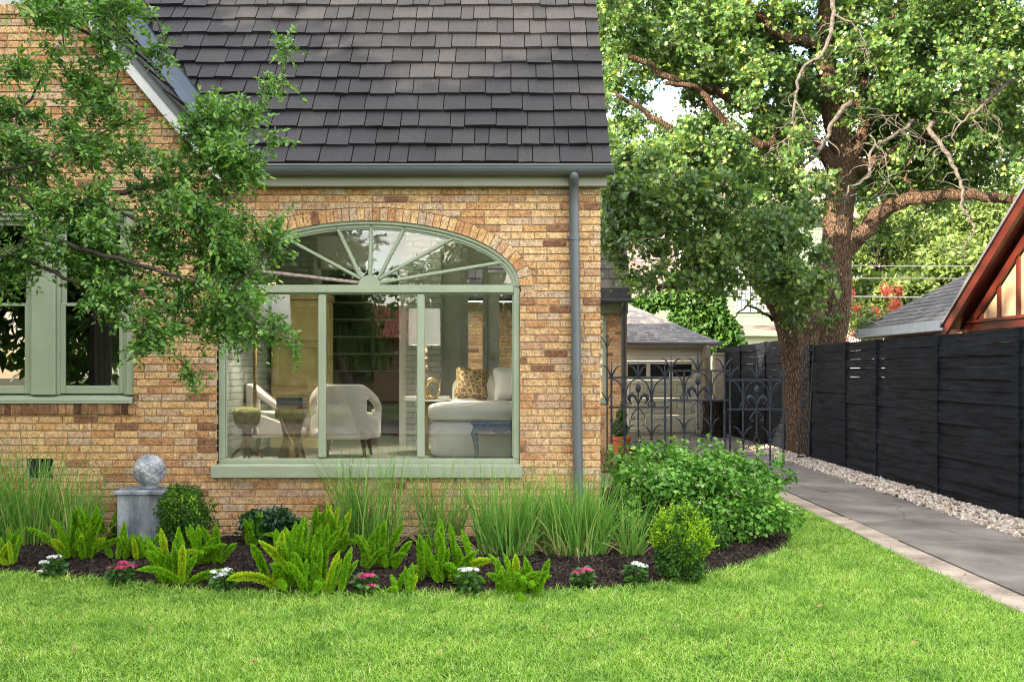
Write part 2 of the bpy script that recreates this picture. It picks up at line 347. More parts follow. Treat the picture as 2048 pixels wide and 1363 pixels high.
def bark_mat(name, a, b, sx=22, sz=4.2):
    m, nt, out = mat_base(name); L = nt.links.new
    tc = N(nt, 'TexCoord'); mp = N(nt, 'Mapping'); mp.inputs['Scale'].default_value = (sx, sx, sz); L(tc.outputs['Object'], mp.inputs[0])
    vo = N(nt, 'TexVoronoi', Scale=1.6); vo.feature = 'DISTANCE_TO_EDGE'
    nz = N(nt, 'TexNoise', Scale=1.5, Detail=6, Distortion=.6); L(mp.outputs[0], nz.inputs['Vector'])
    mv = mixc(nt, mp.outputs[0], nz.outputs['Color'], .35, 'ADD'); L(mv, vo.inputs['Vector'])
    r = ramp(nt, [(.0, tuple(x*.22 for x in a)), (.14, a), (.5, b)]); L(vo.outputs['Distance'], r.inputs[0])
    r2 = ramp(nt, [(.3, (.7,.7,.7)), (.7, (1.25,1.22,1.2))]); L(nz.outputs[0], r2.inputs[0]); c = mixc(nt, r.outputs[0], r2.outputs[0], 1.0, 'MULTIPLY')
    b_ = N(nt, 'BsdfPrincipled', Roughness=.9); b_.inputs['Specular IOR Level'].default_value = .15; L(c, b_.inputs['Base Color'])
    ad = N(nt, 'Math', operation='ADD'); L(vo.outputs['Distance'], ad.inputs[0]); L(nz.outputs[0], ad.inputs[1])
    bp = N(nt, 'Bump', Strength=1.0, Distance=.04); L(ad.outputs[0], bp.inputs['Height']); L(bp.outputs[0], b_.inputs['Normal']); L(b_.outputs[0], out.inputs[0]); return m
M['bark'] = bark_mat('oak_bark', (.115,.075,.05), (.215,.145,.097))
M['bark_small'] = surf('grey_brown_twig', (.04,.032,.028), (.09,.075,.065), rough=.85, scale=20, bump=.5, bscale=70)
M['deadwood'] = surf('pale_dead_wood', (.05,.042,.036), (.12,.105,.09), rough=.85, scale=20, bump=.4, bscale=60)
# ================================================================ THE HOUSE
house = root('brick_house', (-1.3, 0, 0), 'tan brick house with dark shake roof and big arched sage green window', 'house')
CP, BL = 0.0684, 0.218     # course pitch and brick pitch
AX, AZ, AA, AB, AT = -1.335, 2.385, 1.41, 0.607, 0.125      # arch: centre, spring line, half width, rise, ring depth
RAKE0 = (-3.16, 3.93); RS = 1.185; APX = -5.0
EY, EZ = -0.15, 3.49       # main eave
SL = math.tan(R(50))
def rake_z(x):
    x = x if x > APX else 2*APX-x
    return RAKE0[1]-RS*(x-RAKE0[0])
def arch_z(x, grow):
    a, b = AA+grow, AB+grow; t = 1-((x-AX)/a)**2
    return AZ+b*math.sqrt(t) if t > 0 else None
def sub_rect(r, h):
    x0, x1, z0, z1 = r; a0, a1, b0, b1 = h
    if a1 <= x0 or a0 >= x1 or b1 <= z0 or b0 >= z1: return [r]
    o = []
    if a0 > x0: o.append((x0, a0, z0, z1))
    if a1 < x1: o.append((a1, x1, z0, z1))
    xa, xb = max(x0, a0), min(x1, a1)
    if b0 > z0: o.append((xa, xb, z0, b0))
    if b1 < z1: o.append((xa, xb, b1, z1))
    return [q for q in o if q[1]-q[0] > .012 and q[3]-q[2] > .008]
def front(a, d, b): return (a, d, b)
def lay(mb, x0, x1, z0, z1, holes, grow=None, top=None, mp=front, y=0.0, dep=.1, brick=True, seed=3):
    g = random.Random(seed); cells = []
    if brick:
        k = 0; z = z0
        while z < z1:
            x = x0 - (BL*.5 if k % 2 else 0) - g.choice((0, 0, .02, .05)); 
            while x < x1:
                w = BL if g.random() > .06 else BL*.52
                xa, xb = max(x, x0), min(x+w, x1)
                if xb-xa > .03: cells.append((xa+(.0 if xa == x0 else .0), xb-(.0105 if xb < x1 else 0), z, min(z+CP-.0115, z1)))
                x += w
            z += CP; k += 1
    else:
        nx = max(1, int((x1-x0)/.3)); nz = max(1, int((z1-z0)/.3)); sx = (x1-x0)/nx; sz = (z1-z0)/nz
        cells = [(x0+i*sx, x0+(i+1)*sx, z0+j*sz, z0+(j+1)*sz) for i in range(nx) for j in range(nz)]
    for c in cells:
        rs = [c]
        for h in holes: rs = [q for r in rs for q in sub_rect(r, h)]
        for (a0, a1, b0, b1) in rs:
            yo = y+(g.uniform(-.002, .002) if brick else 0)
            ac = grow is not None and a1 > AX-AA-grow and a0 < AX+AA+grow and b1 > AZ and b0 < AZ+AB+grow
            tc = top is not None and b1 > min(top(a0), top(a1))
            if not ac and not tc:
                t = MB(); t.box(a0, a1, yo, y+dep, b0, b1, .003 if brick else 0)
                mb.add([mp(*p) for p in t.v], t.f); continue
            n = max(2, int((a1-a0)/.02)); run = []
            def flush(run):
                if len(run) < 2: return
                lo = [(p[0], p[1]) for p in run]; hi = [(p[0], p[2]) for p in run][::-1]
                for i in range(len(run)-1):
                    p, q = run[i], run[i+1]
                    if p[2]-p[1] < 1e-4 and q[2]-q[1] < 1e-4: continue
                    t.add([(p[0], yo, p[1]), (q[0], yo, q[1]), (q[0], yo, q[2]), (p[0], yo, p[2]), (p[0], y+dep, p[1]), (q[0], y+dep, q[1]), (q[0], y+dep, q[2]), (p[0], y+dep, p[2])],
                          [(0,1,2,3), (7,6,5,4), (0,4,5,1), (3,2,6,7)] + ([(0,3,7,4)] if i == 0 else []) + ([(1,5,6,2)] if i == len(run)-2 else []))
            t = MB()
            for i in range(n+1):
                x = a0+(a1-a0)*i/n; lo, hi = b0, b1
                if ac:
                    az = arch_z(x, grow)
                    if az is not None: lo = max(lo, az)
                if tc: hi = min(hi, top(x))
                if hi-lo > .004: run.append((x, lo, hi))
                else: flush(run); run = []
            flush(run)
            # weld the strip so that it stays one island
            if t.v:
                vm = {}; nv = []; ix = []
                for p in t.v:
                    key = (round(p[0], 5), round(p[1], 5), round(p[2], 5))
                    if key not in vm: vm[key] = len(nv); nv.append(p)
                    ix.append(vm[key])
                nf = [tuple(ix[i] for i in f) for f in t.f]; nf = [f for f in nf if len(set(f)) == len(f)]
                mb.add([mp(*p) for p in nv], nf)
WX0, WX1 = -7.4, .823
LW = (-6.48, -3.522, 1.288, 3.10)      # left window opening
VT = (-4.52, -4.27, .586, .777)        # foundation vent
AW = (-5.65, -4.35, 4.995, 6.2)        # attic window
HW = (AX-AA-.003, AX+AA, .60, AZ)
ROWL = (-6.53, -3.50, 1.190, 1.288); ROWL2 = (-5.70, -4.33, 4.905, 4.995)
holes = [LW, VT, AW, HW, ROWL, ROWL2]
def wall_top(x): return max(3.40, rake_z(x)) if x < -2.55 else 3.40
mb = MB(); lay(mb, WX0, WX1, -.12, 6.3, holes, grow=AT, top=wall_top)
wall = mb.build('wall', M['brick'], house)
mb = MB(); lay(mb, WX0, WX1-.006, -.2, 6.3, [LW, VT, AW, HW], grow=.004, top=wall_top, y=.012, dep=.085, brick=False)
mb.build('mortar_joints', M['mortar'], wall)
# arch ring of bricks on edge, down to the spring line
mb = MB(); pts = []
K = 4000; acc = 0; last = None; arc = []
for i in range(K+1):
    th = math.pi*i/K; p = (AX-AA*math.cos(th), AZ+AB*math.sin(th))
    if last: acc += math.hypot(p[0]-last[0], p[1]-last[1])
    arc.append((acc, th)); last = p
nv = int(round(acc/.0705)); import bisect
S_ = [a for a, _ in arc]
def arc_pt(s, g):
    th = arc[min(bisect.bisect_left(S_, s), K)][1]
    nx, nz = -math.cos(th)*AB, math.sin(th)*AA; l = math.hypot(nx, nz)
    return (AX-AA*math.cos(th)+nx/l*g, AZ+AB*math.sin(th)+nz/l*g)
for i in range(nv):
    s0, s1 = acc*i/nv+.004, acc*(i+1)/nv-.005; yo = -.001+random.uniform(-.002, .002)
    a, b, c, d = arc_pt(s0, 0), arc_pt(s1, 0), arc_pt(s1, AT-.009), arc_pt(s0, AT-.009)
    mb.hexa([(p[0], yo, p[1]) for p in (a, b, c, d)], [(p[0], .1, p[1]) for p in (a, b, c, d)])
mb.build('brick_arch', M['brick'], house)
M['brick_dark'] = brick_mat('worn_dark_brick', [(0, (.10,.055,.035)), (.3, (.22,.12,.07)), (.7, (.34,.20,.11)), (1, (.42,.27,.14))])
for nm, rr, mt in (('brick_sill', ROWL, M['brick_dark']), ('brick_sill', ROWL2, M['brick'])):
    mb = MB(); x = rr[0]
    while x < rr[1]-.02:
        w = .0725; mb.box(x, min(x+w-.01, rr[1]), -.022+random.uniform(-.003, .003), .1, rr[2], rr[3]-.001, .004); x += w
    o = mb.build(nm, mt, house); MB().box(rr[0]+.002, rr[1]-.004, -.012, .09, rr[2]+.004, rr[3]-.006).build('mortar_joints', M['mortar'], o)
# side wall (right) and back
sidem = lambda a, d, b: (WX1-d, a, b)
mb = MB(); lay(mb, .102, 3.35, -.12, 3.4, [(.35, 3.05, 1.15, 3.1)], mp=sidem, seed=5); sw = mb.build('side_wall', M['brick'], house)
mb = MB(); lay(mb, .10, 3.35, -.2, 3.4, [(.35, 3.05, 1.15, 3.1)], mp=sidem, y=.012, dep=.085, brick=False); mb.build('mortar_joints', M['mortar'], sw)
# gable end wall above the side wall, plain stucco brick colour, unseen from the front
yr = 3.3; zr = EZ+SL*(yr-EY)
def side_poly(mb, x0, x1, pts):
    n = len(pts); mb.add([(x0, y, z) for y, z in pts]+[(x1, y, z) for y, z in pts], [tuple(range(n)), tuple(range(2*n-1, n-1, -1))]+[(i, (i+1) % n, (i+1) % n+n, i+n) for i in range(n)])
mb = MB(); side_poly(mb, .72, .80, [(.02, 3.40), (.02, EZ+.12), (yr, zr-.15), (6.75, EZ+.1), (6.75, 3.40)]); mb.build('gable_end', M['mortar'], house)
# ---- main roof
sdir = np.array([0, math.cos(R(50)), math.sin(R(50))]); ndir = np.array([0, -math.sin(R(50)), math.cos(R(50))])
RX1 = .905
GT = (RAKE0[0], RAKE0[1]+.24)       # top surface of the gable roof, at x = RAKE0[0]
def valley_x(z): return GT[0]-(z-GT[1])/RS
def rp(x, s, n): q = np.array([x, EY, EZ])+sdir*s+ndir*n; return tuple(q)
SL_LEN = (yr-EY)/math.cos(R(50))
mb = MB()
for side in (0, 1):
    g = random.Random(21+side); rows = int(SL_LEN/.262)
    for k in range(rows+1 if side == 0 else 0):
        s0 = k*.262-.02; s1 = min(s0+.31, SL_LEN+.02)
        x = RX1
        while True:
            w = g.choice((.135, .17, .17, .21, .25, .25, .30)); xa = x-w+.009; xb = x
            zl = EZ+sdir[2]*s0; zh = EZ+sdir[2]*s1
            vl, vh = valley_x(zl)+.20, valley_x(zh)+.20
            if xb <= vh+.01 or xb < -7: break
            t = g.uniform(.032, .046); ds = g.uniform(-.012, .012); tl = g.uniform(-.004, .004)
            xl0 = max(xa, vl); xl1 = max(xa, vh)
            if xl0 > xb-.01: xl0 = xb-.01
            mb.hexa([rp(xl0, s0+ds, .004), rp(xb, s0+ds, .004), rp(xb, s1, -.006), rp(xl1, s1, -.006)],
                    [rp(xl0, s0+ds+.004, t+tl), rp(xb, s0+ds+.004, t-tl), rp(xb, s1, .006), rp(xl1, s1, .006)])
            x -= w
roof = mb.build('roof', M['shake'], house)
mb = MB(); mb.hexa([rp(-6.9, SL_LEN, -.05), rp(-2.5, .0, -.05), rp(RX1-.012, .0, -.05), rp(RX1-.012, SL_LEN, -.05)][::1],
                   [rp(-6.9, SL_LEN, -.006), rp(-2.5, .0, -.006), rp(RX1-.012, .0, -.006), rp(RX1-.012, SL_LEN, -.006)])
mb.build('roof_deck', M['dark'], roof)
mb = MB(); mb.hexa([(-7.2, yr, zr), (RX1, yr, zr), (RX1, 2*yr-EY, EZ), (-7.2, 2*yr-EY, EZ)], [(-7.2, yr, zr+.04), (RX1, yr, zr+.04), (RX1, 2*yr-EY+.03, EZ+.04), (-7.2, 2*yr-EY+.03, EZ+.04)])
mb.build('back_roof', M['shake'], house)
# ---- valley flashing (metal strip along the valley)
mb = MB()
for (o0, o1, n0, n1) in ((-.03, .075, .050, .038), (.075, .185, .038, .046), (.185, .197, .046, .060)):
    zA, zB = EZ-.02, EZ+2.9; sA, sB = (zA-EZ)/sdir[2], (zB-EZ)/sdir[2]
    mb.hexa([rp(valley_x(zA)+o0, sA, n0-.006), rp(valley_x(zA)+o1, sA, n1-.006), rp(valley_x(zB)+o1, sB, n1-.006), rp(valley_x(zB)+o0, sB, n0-.006)],
            [rp(valley_x(zA)+o0, sA, n0), rp(valley_x(zA)+o1, sA, n1), rp(valley_x(zB)+o1, sB, n1), rp(valley_x(zB)+o0, sB, n0)])
mb.build('valley_flashing', M['flash'], house)
# ---- gable roof
LX = -2.62                           # foot of the gable's right slope
apz = GT[1]-RS*(APX-GT[0])
def gz(x): return GT[1]-RS*(x-GT[0])
def vy(z): return EY+(z-EZ)/SL
mb = MB(); gl = math.cos(math.atan(RS)); 
mb.hexa([(APX, -.21, apz-.14), (LX, -.21, gz(LX)-.14), (LX, vy(gz(LX)), gz(LX)-.14), (APX, vy(apz), apz-.14)], [(APX, -.21, apz-.03), (LX, -.21, gz(LX)-.03), (LX, vy(gz(LX)), gz(LX)-.03), (APX, vy(apz), apz-.03)])
lx = 2*APX-LX
mb.hexa([(lx, -.21, gz(LX)-.14), (APX, -.21, apz-.14), (APX, 2.2, apz-.14), (lx, 2.2, gz(LX)-.14)], [(lx, -.21, gz(LX)-.03), (APX, -.21, apz-.03), (APX, 2.2, apz-.03), (lx, 2.2, gz(LX)-.03)])
gr = mb.build('gable_roof', M['gutter'], house)
mb = MB(); g = random.Random(5); gd = np.array([-1, 0, RS]); gd = gd/np.linalg.norm(gd); gn = np.array([RS, 0, 1.0]); gn /= np.linalg.norm(gn)
tot = (LX-APX)/(-gd[0]); k = 0
while k*.262 < tot:
    s0 = k*.262; s1 = min(s0+.31, tot); y = -.235
    c0 = np.array([LX, 0, gz(LX)])+gd*s0; c1 = np.array([LX, 0, gz(LX)])+gd*s1
    ye0, ye1 = vy(c0[2])-.13, vy(c1[2])-.13
    while y < max(ye0, ye1)-.02:
        w = g.choice((.14, .18, .22, .28)); ya = y; yb = y+w-.006
        b0, b1 = min(yb, max(ye0, ya+.01)), min(yb, max(ye1, ya+.01)); t = g.uniform(.024, .036)
        q = lambda c, yy, n: (c[0]+gn[0]*n, yy, c[2]+gn[2]*n)
        mb.hexa([q(c0, ya, -.022), q(c0, b0, -.022), q(c1, b1, -.028), q(c1, ya, -.028)], [q(c0, ya, t-.022), q(c0, b0, t-.022), q(c1, b1, -.018), q(c1, ya, -.018)])
        y += w
    k += 1
mb.build('shakes', M['shake'], gr)
mb = MB()   # rake board and its soffit
for sgn in (1, -1):
    f = (lambda x: x) if sgn == 1 else (lambda x: 2*APX-x)
    lo = lambda x: rake_z(x)-.03
    x0, x1 = APX, -2.66
    mb.hexa([(f(x0), -.20, lo(x0)), (f(x1), -.20, lo(x1)), (f(x1), -.165, lo(x1)), (f(x0), -.165, lo(x0))], [(f(x0), -.20, lo(x0)+.165), (f(x1), -.20, lo(x1)+.165), (f(x1), -.165, lo(x1)+.165), (f(x0), -.165, lo(x0)+.165)])
    mb.hexa([(f(x0), -.164, lo(x0)+.03), (f(x1), -.164, lo(x1)+.03), (f(x1), .0, lo(x1)+.03), (f(x0), .0, lo(x0)+.03)], [(f(x0), -.164, lo(x0)+.05), (f(x1), -.164, lo(x1)+.05), (f(x1), .0, lo(x1)+.05), (f(x0), .0, lo(x0)+.05)])
mb.build('rake_board', M['rake'], house)
# ---- fascia, gutter, downspout
mb = MB(); mb.prism([(-2.42, 3.41), (-2.40, 3.35), (-2.31, 3.296), (.872, 3.296), (.872, 3.50), (-2.42, 3.50)], -.105, .0)
mb.build('fascia', M['fascia'], house)
MB().box(.862, .885, -.13, 3.2, 3.40, 3.5).build('fascia', M['rake'], house)
def extrude_x(mb, prof, x0, x1):
    n = len(prof); mb.add([(x0, y, z) for y, z in prof]+[(x1, y, z) for y, z in prof], [tuple(range(n)), tuple(range(2*n-1, n-1, -1))]+[(i, (i+1) % n, (i+1) % n+n, i+n) for i in range(n)])
mb = MB()
def gutter_prof(cy, zt, ry, rz):
    o = [(cy-ry-.006, zt+.008), (cy-ry-.010, zt-.004)]
    o += [(cy-ry*math.cos(a), zt-.004-rz*math.sin(a)) for a in [math.pi*i/10 for i in range(0, 11)]]
    o += [(cy+ry, zt), (cy+ry-.006, zt)] + [(cy+(ry-.005)*math.cos(a), zt-.004-(rz-.005)*math.sin(a)) for a in [math.pi*i/10 for i in range(1, 10)]] + [(cy-ry+.006, zt+.008)]
    return o
extrude_x(mb, gutter_prof(-.185, 3.462, .07, .08), -2.60, .93)
gut = mb.build('gutter', M['gutter'], house)
MB().box(-2.75, -2.22, -.12, -.105, 3.44, 3.56).build('gutter_apron', M['gutter'], gut)
mb = MB(); r = .046
mb.tube([(.565, -.19, 3.42), (.566, -.185, 3.37), (.568, -.12, 3.33), (.569, -.075, 3.27), (.572, -.062, 3.1), (.580, -.062, 2.6), (.602, -.062, 1.2), (.616, -.062, .34), (.617, -.075, .24), (.617, -.17, .14)], r, n=18)
ds = mb.build('downspout', M['gutter'], house, smooth=True)
for z in (2.83, 1.55): x = .57+(3.1-z)*.0163; MB().tube([(x, -.062, z-.03), (x, -.062, z+.03)], r+.004, n=18).box(x-.062, x+.062, -.03, -.002, z-.012, z+.012).build('strap', M['gutter'], ds)
# ---- arched window: frame, muntins, panes
def yb(mb, x0, x1, z0, z1, y0, y1, bev=.004): mb.box(x0, x1, y0, y1, z0, z1, bev)
FY = .045
mb = MB(); xl, xr = AX-AA, AX+AA
def ring(mb, g0, g1, y0, y1, n=96):
    pr = []
    for i in range(n+1):
        s = acc*i/n; a, b = arc_pt(s, g0), arc_pt(s, g1); pr.append((a, b))
    for i in range(n):
        (a, b), (c, d) = pr[i], pr[i+1]
        mb.hexa([(a[0], y0, a[1]), (c[0], y0, c[1]), (d[0], y0, d[1]), (b[0], y0, b[1])], [(a[0], y1, a[1]), (c[0], y1, c[1]), (d[0], y1, d[1]), (b[0], y1, b[1])])
ring(mb, -.030, -.002, .018, .1); ring(mb, -.060, -.030, .038, .1); ring(mb, -.078, -.060, .052, .09)
ztr0, ztr1 = 2.322, 2.395
yb(mb, xl+.002, xl+.062, .775, AZ, FY, .1); yb(mb, xr-.062, xr-.002, .775, AZ, FY, .1)
yb(mb, xl+.062, xl+.075, .79, ztr0, .062, .09); yb(mb, xr-.075, xr-.062, .79, ztr0, .062, .09)
yb(mb, xl+.062, xr-.062, ztr0, ztr1, FY-.02, .1, .006)
yb(mb, xl+.062, xr-.062, ztr0-.014, ztr0, .06, .09, .002); 
yb(mb, xl+.001, xr-.001, .728, .776, FY+.005, .1, .006)
for u in (642, 840.5):
    x = (u-1024)/215; yb(mb, x-.036, x+.036, .785, ztr0-.014, FY-.008, .1, .008)
win = mb.build('arched_window', M['sage'], house)
mb = MB(); yb(mb, (424-1024)/215, (1043.5-1024)/215, .604, .715, -.058, .044, .006); mb.hexa([((424-1024)/215+.01, -.05, .714), ((1043-1024)/215-.01, -.05, .714), ((1043-1024)/215-.01, .1, .714), ((424-1024)/215+.01, .1, .714)],
   [((424-1024)/215+.01, -.05, .718), ((1043-1024)/215-.01, -.05, .718), ((1043-1024)/215-.01, .1, .738), ((424-1024)/215+.01, .1, .738)])
mb.build('sill', M['sage'], win)
HX, HZ = AX+.005, 2.378
mb = MB(); hp = [(HX-.102, ztr1-.004)]+[(HX-.102*math.cos(math.pi*i/20), ztr1+.092*math.sin(math.pi*i/20)) for i in range(21)]+[(HX+.102, ztr1-.004)]
mb.prism(hp, .028, .08); mb.build('sunburst_hub', M['sage'], win)
tips = [(520, 541, 'o'), (575, 478, ''), (672, 453, ''), (740.5, 448, ''), (808, 453, ''), (904, 475, ''), (1003, 523, '')]
mb = MB(); mo = MB()
for (u, v, kk) in tips:
    a = Vector((HX+(.075 if u > 745 else -.075 if u < 735 else 0), .05, ztr1+(.02 if abs(u-740) > 200 else .055 if abs(u-740) > 5 else .09))); b = Vector(((u-1024)/215, .05, 1.6+(740-v)/215))
    d_ = (b-a).normalized(); b = b+d_*.03; n_ = Vector((-d_.z, 0, d_.x))*.0165
    t = mo if kk else mb
    for (ww, y0, y1) in ((1, .055, .09), (.5, .038, .055)):
        t.hexa([tuple(p+Vector((0, y0-.05, 0))) for p in (a-n_*ww, b-n_*ww, b+n_*ww, a+n_*ww)], [tuple(p+Vector((0, y1-.05, 0))) for p in (a-n_*ww, b-n_*ww, b+n_*ww, a+n_*ww)])
mb.build('muntin', M['sage'], win); mo.build('muntin', M['sage_old'], win)
xs = [xl+.07, (642-1024)/215, (840.5-1024)/215, xr-.07]
for i in range(3):
    e = (.004, -.002, .003)[i]
    MB().add([(xs[i]+.02, .077, .78), (xs[i+1]-.02, .077+e, .78), (xs[i+1]-.02, .077+e, ztr0), (xs[i]+.02, .077, ztr0)], [(0,1,2,3)]).build('pane', M['glass'], win)
mb = MB(); pp = [arc_pt(acc*i/60, -.06) for i in range(61)]; pp = [p for p in pp if p[1] > ztr1-.02]
mb.add([(p[0], .078, p[1]) for p in pp], [tuple(range(len(pp)))]); mb.build('pane', M['glass'], win)
# ---- left window (triple double-hung)
def px(u): return (u-1024)/215
def pz(v): return 1.6+(740-v)/215
mb = MB(); y0 = .03
yb(mb, LW[0], LW[1], 3.04, 3.10, y0, .1); yb(mb, LW[0], LW[0]+.075, 1.37, 3.04, y0, .1); yb(mb, px(250), LW[1], 1.37, 3.04, y0, .1)
yb(mb, px(60), px(108), 1.37, 3.04, y0-.012, .1, .006); yb(mb, 2*APX-px(108), 2*APX-px(60), 1.37, 3.04, y0-.012, .1, .006)
lwin = mb.build('triple_window', M['sage'], house)
mb = MB(); x0, x1 = LW[0]-.02, px(265)
mb.hexa([(x0, -.03, 1.292), (x1, -.03, 1.292), (x1, .1, 1.292), (x0, .1, 1.292)], [(x0, -.03, 1.325), (x1, -.03, 1.325), (x1, .1, 1.375), (x0, .1, 1.375)]); mb.build('sill', M['sage'], lwin)
for (a, b) in ((px(108), px(250)), (2*APX-px(60), px(60)), (LW[0]+.075, 2*APX-px(108))):
    mb = MB(); zc = pz(607)
    yb(mb, a, a+.03, 1.37, 3.04, .05, .1); yb(mb, b-.03, b, 1.37, 3.04, .05, .1); yb(mb, a+.03, b-.03, 3.0, 3.04, .05, .1)
    a2, b2 = a+.03, b-.03; w = .048
    for (c0, c1, yy, br, tr) in ((pz(787), zc+.01, .062, .075, .03), (zc-.02, 3.0, .038+.05, .03, .045)):
        yb(mb, a2, a2+w, c0, c1, yy, yy+.03); yb(mb, b2-w, b2, c0, c1, yy, yy+.03); yb(mb, a2+w, b2-w, c0, c0+br, yy, yy+.03); yb(mb, a2+w, b2-w, c1-tr, c1, yy, yy+.03)
    mb.build('sash', M['sage'], lwin)
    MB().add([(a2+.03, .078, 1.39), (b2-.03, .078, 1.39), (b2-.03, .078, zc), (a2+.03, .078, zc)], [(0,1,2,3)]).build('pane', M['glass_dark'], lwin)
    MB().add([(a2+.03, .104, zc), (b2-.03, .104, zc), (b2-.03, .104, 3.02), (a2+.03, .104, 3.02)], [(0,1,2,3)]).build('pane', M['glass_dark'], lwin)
# attic window
mb = MB(); yb(mb, AW[0], AW[1], AW[2], AW[2]+.07, -.01, .1); yb(mb, AW[0], AW[0]+.07, AW[2]+.07, 5.9, .03, .1); yb(mb, AW[1]-.07, AW[1], AW[2]+.07, 5.9, .03, .1)
z = AW[2]+.09
while z < 5.9: mb.hexa([(AW[0]+.07, .03, z), (AW[1]-.07, .03, z), (AW[1]-.07, .09, z+.05), (AW[0]+.07, .09, z+.05)], [(AW[0]+.07, .03, z+.012), (AW[1]-.07, .03, z+.012), (AW[1]-.07, .09, z+.062), (AW[0]+.07, .09, z+.062)]); z += .07
mb.build('attic_louvre', M['rake'], house)
# vent
mb = MB(); yb(mb, VT[0]+.002, VT[0]+.009, VT[2], VT[3], .03, .06, .001); yb(mb, VT[1]-.009, VT[1]-.002, VT[2], VT[3], .03, .06, .001); yb(mb, VT[0]+.009, VT[1]-.009, VT[2]+.001, VT[2]+.007, .03, .06, .001)
M['vent'] = surf('dark_vent_metal', (.03,.03,.035), (.06,.06,.07), rough=.6)
vo_ = mb.build('vent', M['rake'], house); mb = MB()
for i in range(13): mb.box(VT[0]+.02+i*.0168, VT[0]+.026+i*.0168, .04, .046, VT[2]+.012, VT[3])
for i in range(9): mb.box(VT[0]+.014, VT[1]-.014, .047, .051, VT[2]+.02+i*.02, VT[2]+.025+i*.02)
mb.box(VT[0], VT[1], .085, .09, VT[2], VT[3]); mb.build('grille', M['vent'], vo_)
# ---- left room (dark) behind the triple window
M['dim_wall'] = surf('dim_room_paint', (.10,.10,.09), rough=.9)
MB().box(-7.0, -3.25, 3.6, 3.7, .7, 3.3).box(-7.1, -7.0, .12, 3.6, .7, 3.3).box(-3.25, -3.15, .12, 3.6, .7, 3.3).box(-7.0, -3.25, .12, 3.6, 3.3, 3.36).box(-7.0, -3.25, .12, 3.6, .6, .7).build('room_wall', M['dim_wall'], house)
M['curtain'] = surf('white_sheer_curtain', (.5,.52,.52), (.6,.62,.62), rough=.9)
mb = MB(); n = 40; vs = []
for i in range(n+1):
    x = -3.98+.40*i/n; y = .24+.025*math.sin(i*1.25)
    vs += [(x, y, 1.2), (x, y, 3.05)]
for i in range(n): mb.f.append((2*i, 2*i+2, 2*i+3, 2*i+1))
mb.v = vs; mb.build('curtain', M['curtain'], house, smooth=True)
# ---- rear wing of the house
mb = MB(); RW = (1.60, 1.83, .95, 2.68)
lay(mb, -3.0, 2.25, -.1, 2.93, [RW, (-4, 3, 2.68, 3)], y=11.0, seed=9)
rw = mb.build('rear_wall', M['brick'], house)
mb = MB(); lay(mb, -3.0, 2.245, -.1, 2.93, [RW], y=11.0075, dep=.09, brick=False); mb.build('mortar_joints', M['mortar'], rw)
mb = MB(); lay(mb, 11.1, 17, -.1, 2.93, [], mp=lambda a, d, b: (2.25-d, a, b), seed=12); mb.build('rear_wall', M['brick'], house)
MB().box(.55, 2.26, 10.93, 10.998, 2.70, 2.90).build('fascia', M['sage'], house)
mb = MB(); mb.box(1.60, 1.66, 10.98, 11.06, .95, 2.68, .004); mb.box(1.77, 1.83, 10.98, 11.06, .95, 2.68, .004); mb.box(1.66, 1.77, 10.98, 11.06, .95, 1.05, .004); mb.box(1.66, 1.77, 10.99, 11.05, 1.85, 1.89, .002)
w2 = mb.build('side_window', M['sage'], house)
for k in range(6): MB
mb = MB(); [mb.box(1.66, 1.77, 11.0, 11.02, 1.05+i*.2, 1.06+i*.2) for i in range(8)]; mb.box(1.71, 1.72, 11.0, 11.02, 1.05, 2.68); mb.build('muntin', M['gutter'], w2)
MB().add([(1.66, 11.03, 1.05), (1.77, 11.03, 1.05), (1.77, 11.03, 2.68), (1.66, 11.03, 2.68)], [(0,1,2,3)]).build('pane', M['glass_dark'], w2)
mb = MB(); g = random.Random(77); E2 = (10.7, 2.97); sl2 = R(52); sd2 = (math.cos(sl2), math.sin(sl2))
def rp2(x, s, n): return (x, E2[0]+sd2[0]*s-sd2[1]*n, E2[1]+sd2[1]*s+sd2[0]*n)
for k in range(14):
    s0 = k*.26; x = 2.30
    while x > -3.0:
        w = g.choice((.14, .18, .22, .26)); t = g.uniform(.022, .034)
        mb.hexa([rp2(x-w+.006, s0, 0), rp2(x, s0, 0), rp2(x, s0+.3, -.01), rp2(x-w+.006, s0+.3, -.01)], [rp2(x-w+.006, s0, t), rp2(x, s0, t), rp2(x, s0+.3, .002), rp2(x-w+.006, s0+.3, .002)]); x -= w
rr2 = mb.build('rear_roof', M['shake'], house)
MB().hexa([rp2(-3, 0, -.06), rp2(2.29, 0, -.06), rp2(2.29, 3.7, -.06), rp2(-3, 3.7, -.06)], [rp2(-3, 0, -.012), rp2(2.29, 0, -.012), rp2(2.29, 3.7, -.012), rp2(-3, 3.7, -.012)]).build('roof_deck', M['dark'], rr2)
tp = rp2(2.29, 3.7, 0)
MB().hexa([(.6, tp[1], tp[2]), (2.29, tp[1], tp[2]), (2.29, 17.2, 2.97), (.6, 17.2, 2.97)], [(.6, tp[1], tp[2]+.04), (2.29, tp[1], tp[2]+.04), (2.29, 17.23, 3.0), (.6, 17.23, 3.0)]).build('back_roof', M['shake'], house)
mb = MB(); extrude_x(mb, gutter_prof(10.66, 2.965, .06, .07), .6, 2.33); mb.build('gutter', M['gutter'], house)
MB().tube([(2.17, 10.68, 2.92), (2.17, 10.85, 2.80), (2.17, 10.94, 2.70), (2.17, 10.94, .1)], .045, n=12).build('downspout', M['gutter'], house, smooth=True)
